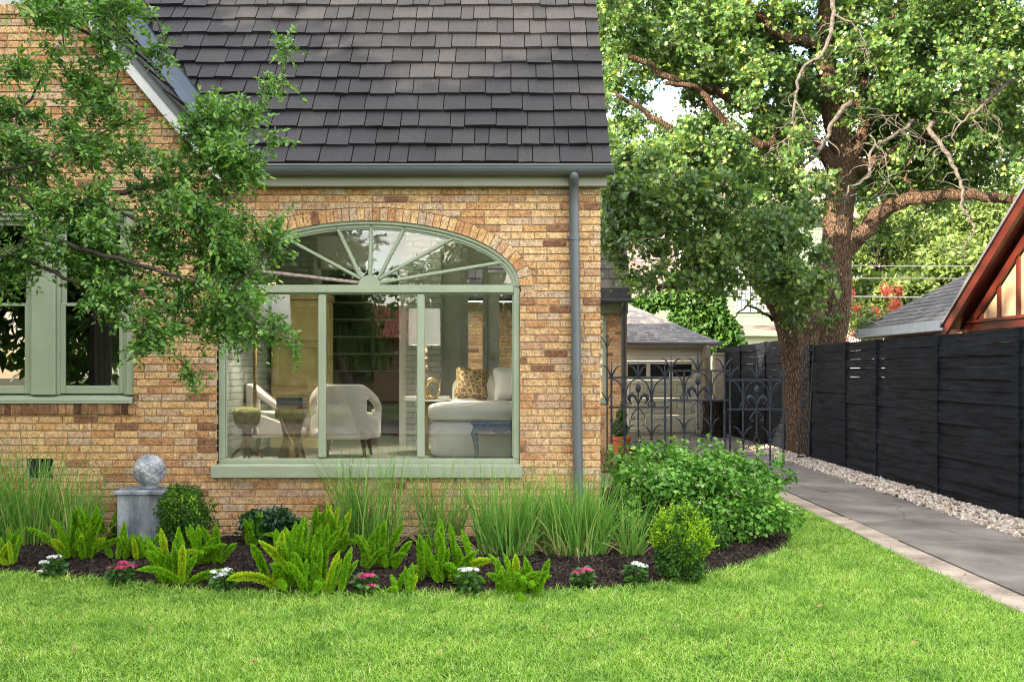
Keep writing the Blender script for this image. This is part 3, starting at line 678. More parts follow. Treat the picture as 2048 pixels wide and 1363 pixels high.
# ================================================================ THE ROOM BEHIND THE ARCHED WINDOW
FZ = .70
def painted_brick(name, c):
    m, nt, out = mat_base(name); L = nt.links.new
    b = N(nt, 'BsdfPrincipled', Roughness=.5); tc = N(nt, 'TexCoord'); mp = N(nt, 'Mapping'); mp.inputs['Rotation'].default_value = (R(90), 0, 0); L(tc.outputs['Object'], mp.inputs[0])
    bt = N(nt, 'TexBrick', Scale=1.0); bt.inputs['Brick Width'].default_value = .22; bt.inputs['Row Height'].default_value = .0684; bt.inputs['Mortar Size'].default_value = .006; bt.inputs['Mortar Smooth'].default_value = .4
    bt.inputs['Color1'].default_value = (*c, 1); bt.inputs['Color2'].default_value = (*[x*.9 for x in c], 1); bt.inputs['Mortar'].default_value = (*[x*.6 for x in c], 1)
    L(mp.outputs[0], bt.inputs['Vector']); L(bt.outputs['Color'], b.inputs['Base Color'])
    bp = N(nt, 'Bump', Strength=1, Distance=.012); bp.invert = True; L(bt.outputs['Fac'], bp.inputs['Height']); nz = N(nt, 'TexNoise', Scale=40, Detail=3); L(tc.outputs['Object'], nz.inputs['Vector'])
    b2 = N(nt, 'Bump', Strength=.5, Distance=.01); L(nz.outputs[0], b2.inputs['Height']); L(bp.outputs[0], b2.inputs['Normal']); L(b2.outputs[0], b.inputs['Normal']); L(b.outputs[0], out.inputs[0]); return m
M['pbrick'] = painted_brick('sage_grey_painted_brick', (.36,.41,.375))
M['room'] = surf('pale_grey_green_paint', (.34,.37,.33), (.37,.40,.35), rough=.6)
M['trimw'] = surf('off_white_trim', (.60,.62,.57), rough=.5)
M['floorb'] = surf('grey_painted_floor', (.36,.36,.33), (.44,.44,.41), rough=.45, scale=5, stretch=(1,8,1))
rm = MB()
pass                       # left wall
rm.box(.62, .70, .1, .40, FZ, 3.3).box(.62, .70, 3.0, 3.3, FZ, 3.3).box(.62, .70, .40, 3.0, FZ, 1.2).box(.62, .70, .40, 3.0, 3.08, 3.3)   # right wall round the added side window
pass
MB().box(-1.27, -.85, 2.9, 3.3, FZ, 3.3).build('interior_wall', M['pbrick'], house)
added_win = MB()
for (a, b, c, d) in ((.35, 3.05, 1.15, 1.22), (.35, 3.05, 3.03, 3.1), (.35, .42, 1.22, 3.03), (2.98, 3.05, 1.22, 3.03), (1.67, 1.73, 1.22, 3.03)): added_win.box(.74, .80, a, b, c, d, .004)
added_win = added_win.build('side_window', M['sage'], house); MB().add([(.77, .42, 1.2), (.77, 3.0, 1.2), (.77, 3.0, 3.05), (.77, .42, 3.05)], [(0,1,2,3)]).build('pane', M['glass'], added_win)  # unseen window, added to let more skylight into the room
MB().box(-2.95, -2.85, .1, 5.4, FZ, 3.3).box(-2.849, -2.40, 3.3, 3.4, FZ, 3.3).build('interior_wall', M['pbrick'], house)
iw = rm.build('interior_wall', M['pbrick'], house)
MB().box(-2.85, .62, .1, 3.4, 3.25, 3.32).box(-2.85, -1.2, 3.4, 5.5, 3.25, 3.32).build('ceiling', M['room'], house)
MB().box(-2.85, .62, .1, 5.5, FZ-.1, FZ).build('interior_floor', M['floorb'], house)
mb = MB(); mb.box(-2.45, -2.36, 3.26, 3.42, FZ, 3.0); mb.box(-1.36, -1.27, 2.96, 3.42, FZ, 3.0); mb.box(-2.9, -1.2, 5.4, 5.5, FZ, 3.3); mb.box(-1.27, -1.20, 3.3, 5.4, FZ, 3.3); mb.box(-2.40, -1.3, 3.26, 3.4, 2.85, 3.25)
mb.build('doorway_trim', M['trimw'], house)
mb = MB(); mb.box(-.85, -.62, 3.1, 3.3, FZ, 3.3); mb.box(-.62, -.54, 3.14, 3.3, FZ, 3.3); mb.box(-.62, .62, 3.24, 3.3, 2.9, 3.3); mb.box(-.54, -.36, 3.2, 3.26, FZ, 1.25); mb.box(-.36, -.30, 3.16, 3.3, FZ, 2.9)
mb.build('panelled_wall', M['room'], house)
MB().add([(-.54, 3.23, 1.25), (-.36, 3.23, 1.25), (-.36, 3.23, 2.9), (-.54, 3.23, 2.9)], [(0,1,2,3)]).build('inner_window', M['glass'], house)
mb = MB(); mb.box(-.30, -.16, 3.2, 3.25, FZ, 2.8, .004); mb.box(.40, .55, 3.2, 3.25, FZ, 2.8, .004); mb.box(-.16, .40, 3.2, 3.25, 2.60, 2.8, .004); mb.box(-.16, .40, 3.2, 3.25, FZ, 1.35, .004)
dr = mb.build('glazed_door', M['trimw'], house)
MB().add([(-.16, 3.23, 1.35), (.40, 3.23, 1.35), (.40, 3.23, 2.6), (-.16, 3.23, 2.6)], [(0,1,2,3)]).build('pane', M['glass_dark'], dr)
M['brass'] = surf('aged_brass', (.42,.30,.12), (.5,.38,.17), rough=.3, metal=.9)
mb = MB(); mb.soft((-.235, 3.16, 1.75), (.03, .03, .03), 2.2, 14, 10); mb.lathe(-.235, 3.19, [(.0,1.73)]*0+[(.035, 1.75), (.035, 1.752)], 12); mb.build('knob', M['brass'], dr, smooth=True)
MB().box(-1.27, -1.2, 3.3, 5.4, .3, 3.4).build('back_wall', M['mortar'], house)
# ---------------------------------------------------------------- furniture
M['linen'] = surf('white_linen', (.74,.70,.65), (.80,.76,.71), rough=.9, scale=6, bump=.15, bscale=220)
M['linen_blue'] = surf('pale_grey_linen', (.70,.70,.69), (.78,.78,.76), rough=.9, scale=6, bump=.15, bscale=220)
M['walnut'] = surf('dark_walnut', (.05,.03,.02), (.09,.05,.035), rough=.4, scale=20, stretch=(1,1,6))
M['yellow'] = surf('worn_mustard_paint', (.52,.41,.17), (.64,.53,.26), rough=.55, scale=9, bump=.1, fine=.15, bscale=40)
M['marble'] = surf('white_marble', (.75,.75,.73), (.6,.6,.6), rough=.2, scale=9)
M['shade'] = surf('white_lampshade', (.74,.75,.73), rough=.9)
b_ = [n for n in M['shade'].node_tree.nodes if n.type == 'BSDF_PRINCIPLED'][0]; b_.inputs['Emission Color'].default_value = (1, .93, .82, 1); b_.inputs['Emission Strength'].default_value = .035  # faint shade glow, added because the room rendered too dark
def room_fill(parent, loc, w):  # fill light added inside a lampshade to brighten the room
    d = bpy.data.lights.new('room_fill', 'POINT'); d.energy = w; d.color = (1, .86, .68); d.shadow_soft_size = .04
    o = bpy.data.objects.new('room_fill', d); COL.objects.link(o); o.parent = parent; o.location = Vector(loc)-parent.location
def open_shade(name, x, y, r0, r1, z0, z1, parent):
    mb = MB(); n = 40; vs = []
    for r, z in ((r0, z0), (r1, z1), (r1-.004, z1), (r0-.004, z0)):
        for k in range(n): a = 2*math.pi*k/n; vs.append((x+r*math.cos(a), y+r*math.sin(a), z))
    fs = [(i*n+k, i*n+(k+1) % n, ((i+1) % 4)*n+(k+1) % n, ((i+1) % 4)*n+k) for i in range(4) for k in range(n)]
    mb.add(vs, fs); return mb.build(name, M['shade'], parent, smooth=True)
M['blue'] = surf('distressed_blue_paint', (.05,.12,.22), (.14,.24,.36), rough=.6, scale=40, bump=.2, contrast=(.42,.6))
M['moss'] = surf('dry_moss', (.22,.22,.07), (.42,.40,.16), rough=.95, scale=30, bump=.8, bscale=70)
M['bamboo'] = surf('bamboo', (.20,.11,.04), (.33,.20,.08), rough=.4, scale=10)
M['rustic'] = surf('rustic_root_wood', (.20,.13,.09), (.36,.25,.18), rough=.7, scale=14, bump=.5, bscale=40)
def armchair(name, x, y, rz, label):
    t = root(name, (x, y, FZ), label, 'armchair', 'pale barrel armchairs', rz)
    mb = MB(); nu, nz_ = 56, 14; vs = []; fs = []; keep = {}
    for i in range(nu+1):
        th = -math.radians(128)+math.radians(256)*i/nu; a = abs(th)
        top = .76 if a < .62 else .76-.27*min(1, (a-.62)/1.15)**1.15
        for j in range(nz_+1):
            z = .20+(top-.20)*j/nz_; r = .31+.035*(z-.2)
            vs.append((r*1.05*math.sin(th), -r*math.cos(th)*.98, z))
    for i in range(nu):
        th = abs(-math.radians(128)+math.radians(256)*(i+.5)/nu)
        for j in range(nz_):
            if .80 < th < 1.62 and 7 <= j <= 10: continue
            fs.append((i*(nz_+1)+j, (i+1)*(nz_+1)+j, (i+1)*(nz_+1)+j+1, i*(nz_+1)+j+1))
    mb.v = vs; mb.f = fs; o = mb.build('backrest', M['linen'], t, smooth=True, local=True)
    md = o.modifiers.new('s', 'SOLIDIFY'); md.thickness = .07; md.offset = 0; md2 = o.modifiers.new('b', 'SUBSURF'); md2.levels = 2; md2.render_levels = 2
    MB().soft((0, .02, .38), (.285, .30, .085), 5, 32, 12).build('seat_cushion', M['linen'], t, smooth=True, local=True)
    MB().soft((0, 0, .25), (.29, .29, .06), 8, 32, 8).build('seat_base', M['linen'], t, smooth=True, local=True)
    for sx in (-1, 1):
        for sy in (-1, 1):
            MB().tube([(sx*.20, sy*.20, .22), (sx*.235, sy*.24, 0)], [.028, .014], 8).build('leg', M['walnut'], t, local=True)
    return t
armchair('armchair', -1.735, 1.22, 0, 'pale barrel armchair with its back turned to the window glass')
armchair('armchair', -2.50, 1.55, R(-78), 'pale armchair in side view beside the mustard armoire')
# armoire
t = root('armoire', (-2.45, 2.78, FZ), 'tall mustard yellow painted armoire with panelled doors standing against painted brick', 'armoire')
x0, x1, y0, y1 = -2.80, -2.18, 2.5, 3.05
mb = MB(); mb.box(x0, x1, y0, y1, FZ+.05, 2.42, .006); mb.box(x0-.03, x1+.03, y0-.03, y1, 2.42, 2.50, .012); mb.box(x0-.015, x1+.015, y0-.015, y1, FZ, FZ+.10, .006)
mb.build('carcass', M['yellow'], t)
for (a, b, c, d) in ((x0+.03, x1-.03, 1.95, 2.38), (x0+.03, x1-.03, 1.42, 1.92), (x0+.03, x1-.03, .92, 1.36)):
    mb = MB(); f = .055
    mb.box(a, b, y0-.03, y0, c, c+f, .003); mb.box(a, b, y0-.03, y0, d-f, d, .003); mb.box(a, a+f, y0-.03, y0, c+f, d-f, .003); mb.box(b-f, b, y0-.03, y0, c+f, d-f, .003); mb.build('door_panel', M['yellow'], t)
for (c, d) in ((1.75, 2.38), (1.30, 1.72), (.85, 1.12)):
    mb = MB()
    for (a, b) in ((y0+.03, y0+.25), (y0+.28, y1-.03)):
        f = .03; mb.box(x1, x1+.012, a, b, c, c+f); mb.box(x1, x1+.012, a, b, d-f, d); mb.box(x1, x1+.012, a, a+f, c+f, d-f); mb.box(x1, x1+.012, b-f, b, c+f, d-f)
    mb.build('side_panel', M['yellow'], t)
# bookcase
t = root('bookcase', (-1.9, 5.1, FZ), 'tall built-in bookcase with dim shelves of books above panelled cupboards', 'bookcase')
bx0, bx1, by = -2.55, -1.28, 5.0
mb = MB(); mb.box(bx0, bx0+.05, by, 5.38, FZ, 3.1); mb.box(bx1-.05, bx1, by, 5.38, FZ, 3.1); mb.box(-1.97, -1.92, by, 5.38, 1.62, 3.1); mb.box(bx0, bx1, by, 5.38, 3.1, 3.2); mb.box(bx0+.05, bx1-.05, 5.36, 5.39, FZ, 3.1)
mb.build('carcass', surf('olive_grey_shelf_paint', (.20,.20,.16), (.24,.24,.19), rough=.6), t)
shz = [1.60, 1.84, 2.08, 2.32, 2.56, 2.80]
for z in shz: MB().box(bx0+.05, bx1-.05, by+.01, 5.36, z-.022, z).build('shelf', M['trimw'], t)
mb = MB(); mb.box(bx0+.05, bx1-.05, by-.02, 5.36, FZ+.02, 1.578, .004); cb = mb.build('cupboard', surf('dark_olive_cupboard', (.10,.10,.085), rough=.4), t)
mb = MB()
for i in range(4):
    a = bx0+.09+i*.285; mb.box(a, a+.25, by-.032, by-.02, .85, .88); mb.box(a, a+.25, by-.032, by-.02, 1.46, 1.49); mb.box(a, a+.03, by-.032, by-.02, .88, 1.46); mb.box(a+.22, a+.25, by-.032, by-.02, .88, 1.46)
mb.build('moulding', bpy.data.materials['dark_olive_cupboard'], cb)
bcols = [(.10,.05,.04), (.06,.07,.06), (.20,.17,.13), (.05,.06,.09), (.28,.25,.2), (.12,.03,.03), (.07,.09,.05), (.15,.12,.09)]
bm_ = [surf('book_cloth', c, rough=.7) for c in bcols]; g = random.Random(4)
def book(x0, x1, y0, y1, z0, z1, m, lab, grp):
    o = MB().box(x0, x1, y0, y1, z0, z1, .002).build('book', m, None, loc=((x0+x1)/2, (y0+y1)/2, z0))
    return tag(o, lab, 'book', grp)
for zi, z in enumerate(shz[:-1]):
    for (a, b) in ((bx0+.07, -1.99), (-1.90, bx1-.07)):
        if g.random() < .6:
            x = a+g.uniform(0, .1)
            for k in range(g.randint(5, 9)):
                w = g.uniform(.02, .042)
                if x+w > b: break
                book(x, x+w-.002, 5.06, 5.2, z, z+g.uniform(.14, .2), g.choice(bm_), 'upright book on a dim shelf of the built-in bookcase', 'books on the bookcase shelves'); x += w
            if x < b-.25:
                zz = z
                for k in range(g.randint(2, 4)): h = g.uniform(.022, .04); book(x+.03, x+.22, 5.06, 5.2, zz, zz+h-.001, g.choice(bm_), 'book lying flat in a low pile on the bookcase', 'books piled flat on the bookcase'); zz += h
        else:
            x = b-.02
            for k in range(g.randint(4, 7)):
                w = g.uniform(.02, .042); book(x-w, x-.002, 5.06, 5.2, z, z+g.uniform(.14, .2), g.choice(bm_), 'upright book on a dim shelf of the built-in bookcase', 'books on the bookcase shelves'); x -= w
# floor lamp (bamboo) with a pale shade
t = root('floor_lamp', (-2.62, .95, FZ), 'bamboo floor lamp with pale shade half hidden by leaves', 'lamp')
mb = MB(); pts = [(-2.62, .95, FZ+.25+i*.1) for i in range(14)]; mb.tube(pts, [.017 if i % 4 else .021 for i in range(14)], 10); mb.build('pole', M['bamboo'], t, smooth=True)
open_shade('lamp_shade', -2.42, 1.0, .16, .14, 2.05, 2.45, t); room_fill(t, (-2.42, 1.0, 2.28), 13)
MB().tube([(-2.62, .95, 2.0), (-2.6, .96, 2.45), (-2.42, 1.0, 2.5), (-2.42, 1.0, 2.3)], .008, 8).build('arm', M['bamboo'], t)
# root stand with mossy bowl
t = root('plant_stand', (-2.62, .62, FZ), 'mossy bowl held on a stand of twisted root legs', 'plant stand')
MB().lathe(-2.62, .62, [(.02, 1.02), (.08, 1.03), (.12, 1.08), (.135, 1.15), (.13, 1.2), (.10, 1.2)], 20).build('bowl', M['rustic'], t, smooth=True)
mb = MB(); mb.soft((-2.62, .62, 1.18), (.14, .13, .06), 2.2, 20, 10); mb.build('moss', M['moss'], t)
for k in range(4):
    a = k*1.57+.4; c, s = math.cos(a), math.sin(a)
    MB().tube([(-2.62+.03*c, .62+.03*s, 1.03), (-2.62+.02*c, .62+.02*s, .93), (-2.62+.05*c, .62+.05*s, .84), (-2.62+.12*c, .62+.12*s, .78), (-2.62+.16*c, .62+.16*s, FZ+.01)], [.02, .018, .017, .014, .012], 8).build('leg', M['rustic'], t, smooth=True)
# twisted drum stool with three books
t = root('side_table', (-2.21, .8, FZ), 'bronze hourglass side table with gilt edge under three books', 'side table')
M['bronze'] = surf('mottled_bronze', (.12,.07,.03), (.36,.24,.10), rough=.35, scale=12, metal=.5)
mb = MB(); prof = [(.15, FZ), (.13, FZ+.04), (.095, FZ+.18), (.09, FZ+.25), (.11, FZ+.36), (.145, FZ+.48), (.15, FZ+.52), (.0, FZ+.52)]
n = 4; mb.lathe(-2.21, .8, prof[:-1], 40); mb.build('pedestal', M['bronze'], t, smooth=True)
mb = MB(); mb.tube([(-2.21+r_*math.cos(a), .8+r_*math.sin(a), z) for (r_, a, z) in ((.152, -2.6, FZ+.51), (.13, -2.3, FZ+.42), (.10, -1.9, FZ+.28), (.10, -1.3, FZ+.18), (.135, -.9, FZ+.04))], .009, 8); mb.build('gilt_edge', M['brass'], t, smooth=True)
mb = MB(); mb.soft((-2.21, .8, FZ+.47), (.156, .156, .055), 6, 30, 8); mb.build('tabletop', M['bronze'], t)
zz = FZ+.528
for c, lab in (((.25,.06,.045), 'thick red book at the bottom of the pile on the bronze table'), ((.16,.24,.40), 'pale blue book in the middle of the pile on the bronze table'), ((.03,.09,.08), 'dark green book on top of the pile on the bronze table')):
    m = surf('book_cover', c, rough=.5); h = .033
    tb = root('book', (-2.2, .75, zz), lab, 'book'); x0, x1 = -2.335, -2.075
    MB().box(x0, x1, .65, .85, zz, zz+.004).box(x0, x1, .65, .85, zz+h-.004, zz+h).box(x0, x1, .646, .65, zz, zz+h).build('cover', m, tb)
    MB().box(x0+.004, x1-.004, .652, .846, zz+.005, zz+h-.005).build('pages', M['trimw'], tb); zz += h+.0015
# lamp on marble table
t = root('side_table', (-.93, 1.75, FZ), 'white marble table on a slim brass stem beside the chaise', 'side table')
MB().lathe(-.93, 1.75, [(.01, 1.268), (.268, 1.268), (.272, 1.276), (.268, 1.286), (.01, 1.286)], 40).build('tabletop', M['marble'], t)
MB().tube([(-.93, 1.75, FZ), (-.93, 1.75, 1.266)], .02, 12).lathe(-.93, 1.75, [(.14, FZ), (.14, FZ+.015), (.03, FZ+.03), (.02, FZ+.06)], 24).lathe(-.93, 1.75, [(.02, 1.22), (.10, 1.255), (.10, 1.267)], 20).build('stem', M['brass'], t, smooth=True)
t = root('table_lamp', (-.96, 1.80, 1.287), 'turned wood table lamp with white drum shade on the marble table', 'lamp')
pr = [(.06, 1.288), (.06, 1.30), (.03, 1.32)]; z = 1.34
while z < 1.86: pr += [(.022, z), (.04, z+.03), (.04, z+.05), (.022, z+.075)]; z += .085
MB().lathe(-.96, 1.80, pr, 18).build('stem', M['rustic'], t, smooth=True)
open_shade('lamp_shade', -.96, 1.80, .175, .172, 1.875, 2.27, t); room_fill(t, (-.96, 1.8, 2.1), 13)
t = root('sculpture', (-.86, 1.66, 1.287), 'open brass ring sculpture standing on the marble table', 'sculpture')
MB().tube([(-.86+.075*math.cos(a), 1.66+.03*math.sin(a*2), 1.40+.105*math.sin(a)) for a in [2*math.pi*i/24 for i in range(25)]], [.012+.012*abs(math.sin(i*math.pi/24)) for i in range(25)], 8).build('ring', M['brass'], t, smooth=True)
MB().tube([(-.94+.05*math.cos(a), 1.60+.02*math.cos(a), 1.35+.06*math.sin(a)) for a in [2*math.pi*i/20 for i in range(21)]], .010, 8).build('ring', M['brass'], t, smooth=True)
tag(MB().box(-.80, -.68, 1.56, 1.70, 1.2875, 1.318, .003).build('book', M['trimw'], None, loc=(-.74, 1.63, 1.2875)), 'small white book lying right of the brass sculpture', 'book')
tag(MB().box(-1.16, -1.04, 1.60, 1.74, 1.2875, 1.318, .003).build('book', M['trimw'], None, loc=(-1.10, 1.67, 1.2875)), 'small white book lying left of the lamp base on marble', 'book')
# chaise
t = root('chaise', (-.3, 1.9, FZ), 'pale grey linen chaise with skirt and thick seat cushion', 'chaise')
MB().soft((-.30, 1.78, .88), (.56, .68, .20), 9, 48, 10).build('skirt', M['linen_blue'], t, smooth=True)
MB().soft((-.30, 1.76, 1.16), (.60, .72, .105), 4.5, 48, 14).build('seat_cushion', M['linen_blue'], t, smooth=True)
MB().soft((-.12, 2.5, 1.27), (.58, .13, .27), 5, 32, 14).build('backrest', M['linen_blue'], t, smooth=True)
def rmat(rx=0, ry=0, rz=0):
    from mathutils import Matrix
    return Matrix.Rotation(R(rz), 3, 'Z') @ Matrix.Rotation(R(ry), 3, 'Y') @ Matrix.Rotation(R(rx), 3, 'X')
def gold_mat():
    m, nt, out = mat_base('gold_line_cushion'); L = nt.links.new
    b = N(nt, 'BsdfPrincipled', Roughness=.55); tc = N(nt, 'TexCoord'); vo = N(nt, 'TexVoronoi', Scale=21); vo.feature = 'DISTANCE_TO_EDGE'; L(tc.outputs['Object'], vo.inputs['Vector'])
    r = ramp(nt, [(.05, (.50,.38,.18)), (.08, (.13,.085,.045))]); L(vo.outputs['Distance'], r.inputs[0]); L(r.outputs[0], b.inputs['Base Color']); L(b.outputs[0], out.inputs[0]); return m
c = MB().soft((-.45, 2.02, 1.45), (.21, .11, .20), 5.0, 40, 24, rot=rmat(-12, 6, 10), pinch=.22).build('cushion', gold_mat(), None, loc=(-.45, 2.02, 1.26), smooth=True); tag(c, 'brown square cushion with a gold line pattern on the chaise', 'cushion')
c = MB().soft((.0, 2.0, 1.45), (.23, .13, .215), 5.0, 40, 24, rot=rmat(-12, -4, -8), pinch=.2).build('cushion', M['linen_blue'], None, loc=(-.05, 2.10, 1.26), smooth=True); tag(c, 'plain pale square cushion beside the gold patterned one', 'cushion')
# blue stool
t = root('stool', (-.12, .62, FZ), 'small distressed blue stool with curved legs in front of the chaise', 'stool')
sx0, sx1, sy0, sy1 = -.40, .16, .42, .80
MB().box(sx0, sx1, sy0, sy1, 1.07, 1.10, .008).box(sx0+.02, sx1-.02, sy0+.02, sy1-.02, 1.045, 1.07, .004).build('seat', M['blue'], t)
mb = MB(); n = 24
for (ax0, ax1, yy) in ((sx0+.04, sx1-.04, sy0+.03), (sx0+.04, sx1-.04, sy1-.045)):
    lo = [(ax0+(ax1-ax0)*i/n, 1.0-.018*math.cos(i/n*math.pi*4)+.0) for i in range(n+1)]
    mb.prism([(ax0, 1.045)]+lo+[(ax1, 1.045)], yy, yy+.015)
mb.box(sx0+.03, sx0+.045, sy0+.04, sy1-.04, .99, 1.045); mb.box(sx1-.045, sx1-.03, sy0+.04, sy1-.04, .99, 1.045); mb.build('apron', M['blue'], t)
for sx in (0, 1):
    for sy in (0, 1):
        x = (sx0+.05, sx1-.05)[sx]; y = (sy0+.05, sy1-.05)[sy]; dx = (-1, 1)[sx]
        MB().tube([(x, y, 1.05), (x+dx*.02, y, .98), (x+dx*.005, y, .88), (x-dx*.005, y, .79), (x+dx*.015, y, FZ)], [.028, .03, .018, .013, .016], 10).build('leg', M['blue'], t, smooth=True)
# ================================================================ GROUND
def sheet(name, pts, z, mat, kind='structure', thick=None):
    me = bpy.data.meshes.new(name)
    if thick: 
        n = len(pts); v = [(x, y, z) for x, y in pts]+[(x, y, z-thick) for x, y in pts]
        me.from_pydata(v, [], [tuple(range(n)), tuple(range(2*n-1, n-1, -1))]+[(i, i+n, (i+1) % n+n, (i+1) % n) for i in range(n)])
    else: me.from_pydata([(x, y, z) for x, y in pts], [], [tuple(range(len(pts)))])
    o = link(name, me, mat); o['kind'] = kind; return o
M['earth'] = surf('dry_grass_earth', (.06,.085,.025), (.11,.14,.04), rough=.95, scale=.6)
M['turf_soil'] = surf('turf_base', (.035,.06,.015), (.07,.10,.03), rough=.95, scale=9)
def conc_mat(name, a, b, c, sc=1.1):
    m, nt, out = mat_base(name); L = nt.links.new
    tc = N(nt, 'TexCoord'); n1 = N(nt, 'TexNoise', Scale=sc, Detail=8, Roughness=.62); L(tc.outputs['Object'], n1.inputs['Vector'])
    r = ramp(nt, [(.3, a), (.5, b), (.68, c)]); L(n1.outputs[0], r.inputs[0])
    n2 = N(nt, 'TexNoise', Scale=90, Detail=4); L(tc.outputs['Object'], n2.inputs['Vector']); r2 = ramp(nt, [(.35, (.8,.8,.8)), (.65, (1.12,1.12,1.12))]); L(n2.outputs[0], r2.inputs[0])
    vo = N(nt, 'TexVoronoi', Scale=.55); vo.feature = 'DISTANCE_TO_EDGE'; mv = mixc(nt, tc.outputs['Object'], n1.outputs['Color'], .35, 'ADD'); L(mv, vo.inputs['Vector'])
    r3 = ramp(nt, [(.0, (.35,.33,.31)), (.008, (1,1,1))]); L(vo.outputs['Distance'], r3.inputs[0])
    c_ = mixc(nt, mixc(nt, r.outputs[0], r2.outputs[0], 1.0, 'MULTIPLY'), r3.outputs[0], .7, 'MULTIPLY')
    b_ = N(nt, 'BsdfPrincipled', Roughness=.85); b_.inputs['Specular IOR Level'].default_value = .2; L(c_, b_.inputs['Base Color'])
    bp = N(nt, 'Bump', Strength=.35, Distance=.006); L(n2.outputs[0], bp.inputs['Height']); L(bp.outputs[0], b_.inputs['Normal']); L(b_.outputs[0], out.inputs[0]); return m
M['concrete'] = conc_mat('stained_concrete', (.085,.078,.070), (.165,.153,.138), (.26,.242,.217))
M['ribbon'] = conc_mat('pinkish_worn_concrete', (.15,.12,.095), (.31,.265,.215), (.43,.375,.31), 2.5)
M['asphalt'] = surf('street_asphalt', (.04,.04,.042), (.06,.06,.06), rough=.9, scale=4, bump=.3)
sheet('ground', [(-220,-220),(220,-220),(220,220),(-220,220)], -.05, M['earth'])
sheet('road', [(-120,-24),(120,-24),(120,-16.5),(-120,-16.5)], -.03, M['asphalt'])
sheet('pavement', [(-120,-16.5),(120,-16.5),(120,-16.25),(-120,-16.25)], .05, M['ribbon'], thick=.12)
M['far_turf'] = surf('sunlit_far_turf', (.06,.10,.02), (.09,.14,.03), rough=.95, scale=3)
sheet('far_lawn', [(-60,-36),(60,-36),(60,-24.2),(-60,-24.2)], -.02, M['far_turf'])
drv = sheet('driveway', [(3.655,-16.2),(4.87,-16.2),(4.87,6),(5.40,8.5),(5.40,17.6),(2.28,17.6),(2.45,11.2),(2.9,7.2),(3.655,4.6)], .0, M['concrete'], thick=.06)
# worn ribbon beside the driveway, cut in slabs
mb = MB(); g = random.Random(31); y = -16.2
while y < 5.5:
    l = g.uniform(1.0, 1.9); mb.box(3.36+g.uniform(-.02, .02), 3.622+g.uniform(-.008, .008), y+.006, min(y+l, 5.6)-.006, -.06, .004+g.uniform(-.004, .006), .006); y += l
o = mb.build('driveway_edging', M['ribbon']); o['kind'] = 'structure'
# brick paved patio behind the gate
M['paver'] = brick_mat('red_brown_paver', [(0, (.10,.045,.03)), (.5, (.17,.08,.05)), (1, (.22,.12,.08))])
mb = MB(); g = random.Random(8)
for i in range(20):
    for j in range(14):
        x0 = .95+j*.205+(.1 if i % 2 else 0); y0_ = 7.3+i*.18
        if x0 > 3.3-(y0_-7.3)*.27: continue
        mb.box(x0, x0+.195, y0_, y0_+.17, -.04, .006+g.uniform(-.003, .003), .004)
o = mb.build('patio', M['paver']); o['kind'] = 'structure'
# ---- planting bed
bed = [(-7.5,-1.3),(-4.0,-1.61),(-3.10,-1.91),(-2.5,-2.2),(-2.04,-2.34),(-1.15,-2.40),(-.085,-2.37),(.63,-2.29),(1.21,-2.0),(1.82,-1.4),(2.32,-.7),(2.65,.1),(2.80,1.0),(2.9,2.2),(3.0,4.0)]
bxs = [p[0] for p in bed]; bys = [p[1] for p in bed]
def bed_y(x): return float(np.interp(x, bxs, bys))
def bedz(x, y):
    e = max(0.0, min(1.0, (y-bed_y(x))/.5)) if y > bed_y(x) else 0
    return -.012+.065*(e**.6)
def ngrid(nx, ny):
    V = []; Fq = []
    for i in range(nx+1):
        x = -7.4+10.4*i/nx; y0_ = bed_y(x); y1_ = .02 if x < .82 else 4.2
        for j in range(ny+1):
            y = y0_+(y1_-y0_)*(j/ny); z = bedz(x, y)+(rng.normal()*.009 if 0 < j < ny else 0)
            V.append((x, y, z if j else -.05))
    for i in range(nx):
        for j in range(ny): a = i*(ny+1)+j; Fq.append((a, a+ny+1, a+ny+2, a+1))
    return np_mesh('bed', np.array(V), np.array(Fq))
M['mulch'] = surf('black_brown_mulch', (.010,.0065,.005), (.030,.019,.014), rough=.95, scale=45, bump=1, bscale=90, spec=.1)
o = link('planting_bed', ngrid(420, 90), M['mulch']); o['kind'] = 'structure'
def chips(n):
    x = rng.uniform(-5.2, 2.95, n); y = np.array([rng.uniform(bed_y(a)+.02, max(bed_y(a)+.05, .0 if a < .85 else 1.5)) for a in x]); z = np.array([bedz(a, b) for a, b in zip(x, y)])+.006
    T, B, Nn = frames(n, .9); tv = np.array([(-.5,-.16,0),(.5,-.10,.1),(.55,.12,0),(-.45,.18,.12),(0,0,.35)]); tf = np.array([(0,1,4),(1,2,4),(2,3,4),(3,0,4)])
    return np_mesh('mulch', *stamp(tv, tf, np.stack([x, y, z], 1), T, B, Nn, rng.uniform(.012, .045, n)))
mm, nt, out = mat_base('mulch_chip'); geo = N(nt, 'NewGeometry'); r_ = ramp(nt, [(0, (.006,.004,.003)), (.7, (.026,.017,.013)), (1, (.07,.045,.032))]); nt.links.new(geo.outputs['Random Per Island'], r_.inputs[0]); b_ = N(nt, 'BsdfPrincipled', Roughness=.9); nt.links.new(r_.outputs[0], b_.inputs['Base Color']); nt.links.new(b_.outputs[0], out.inputs[0])
o = link('mulch', chips(30000), mm); tag(o, 'black shredded bark mulch covering the planting bed', None, None, 'stuff')
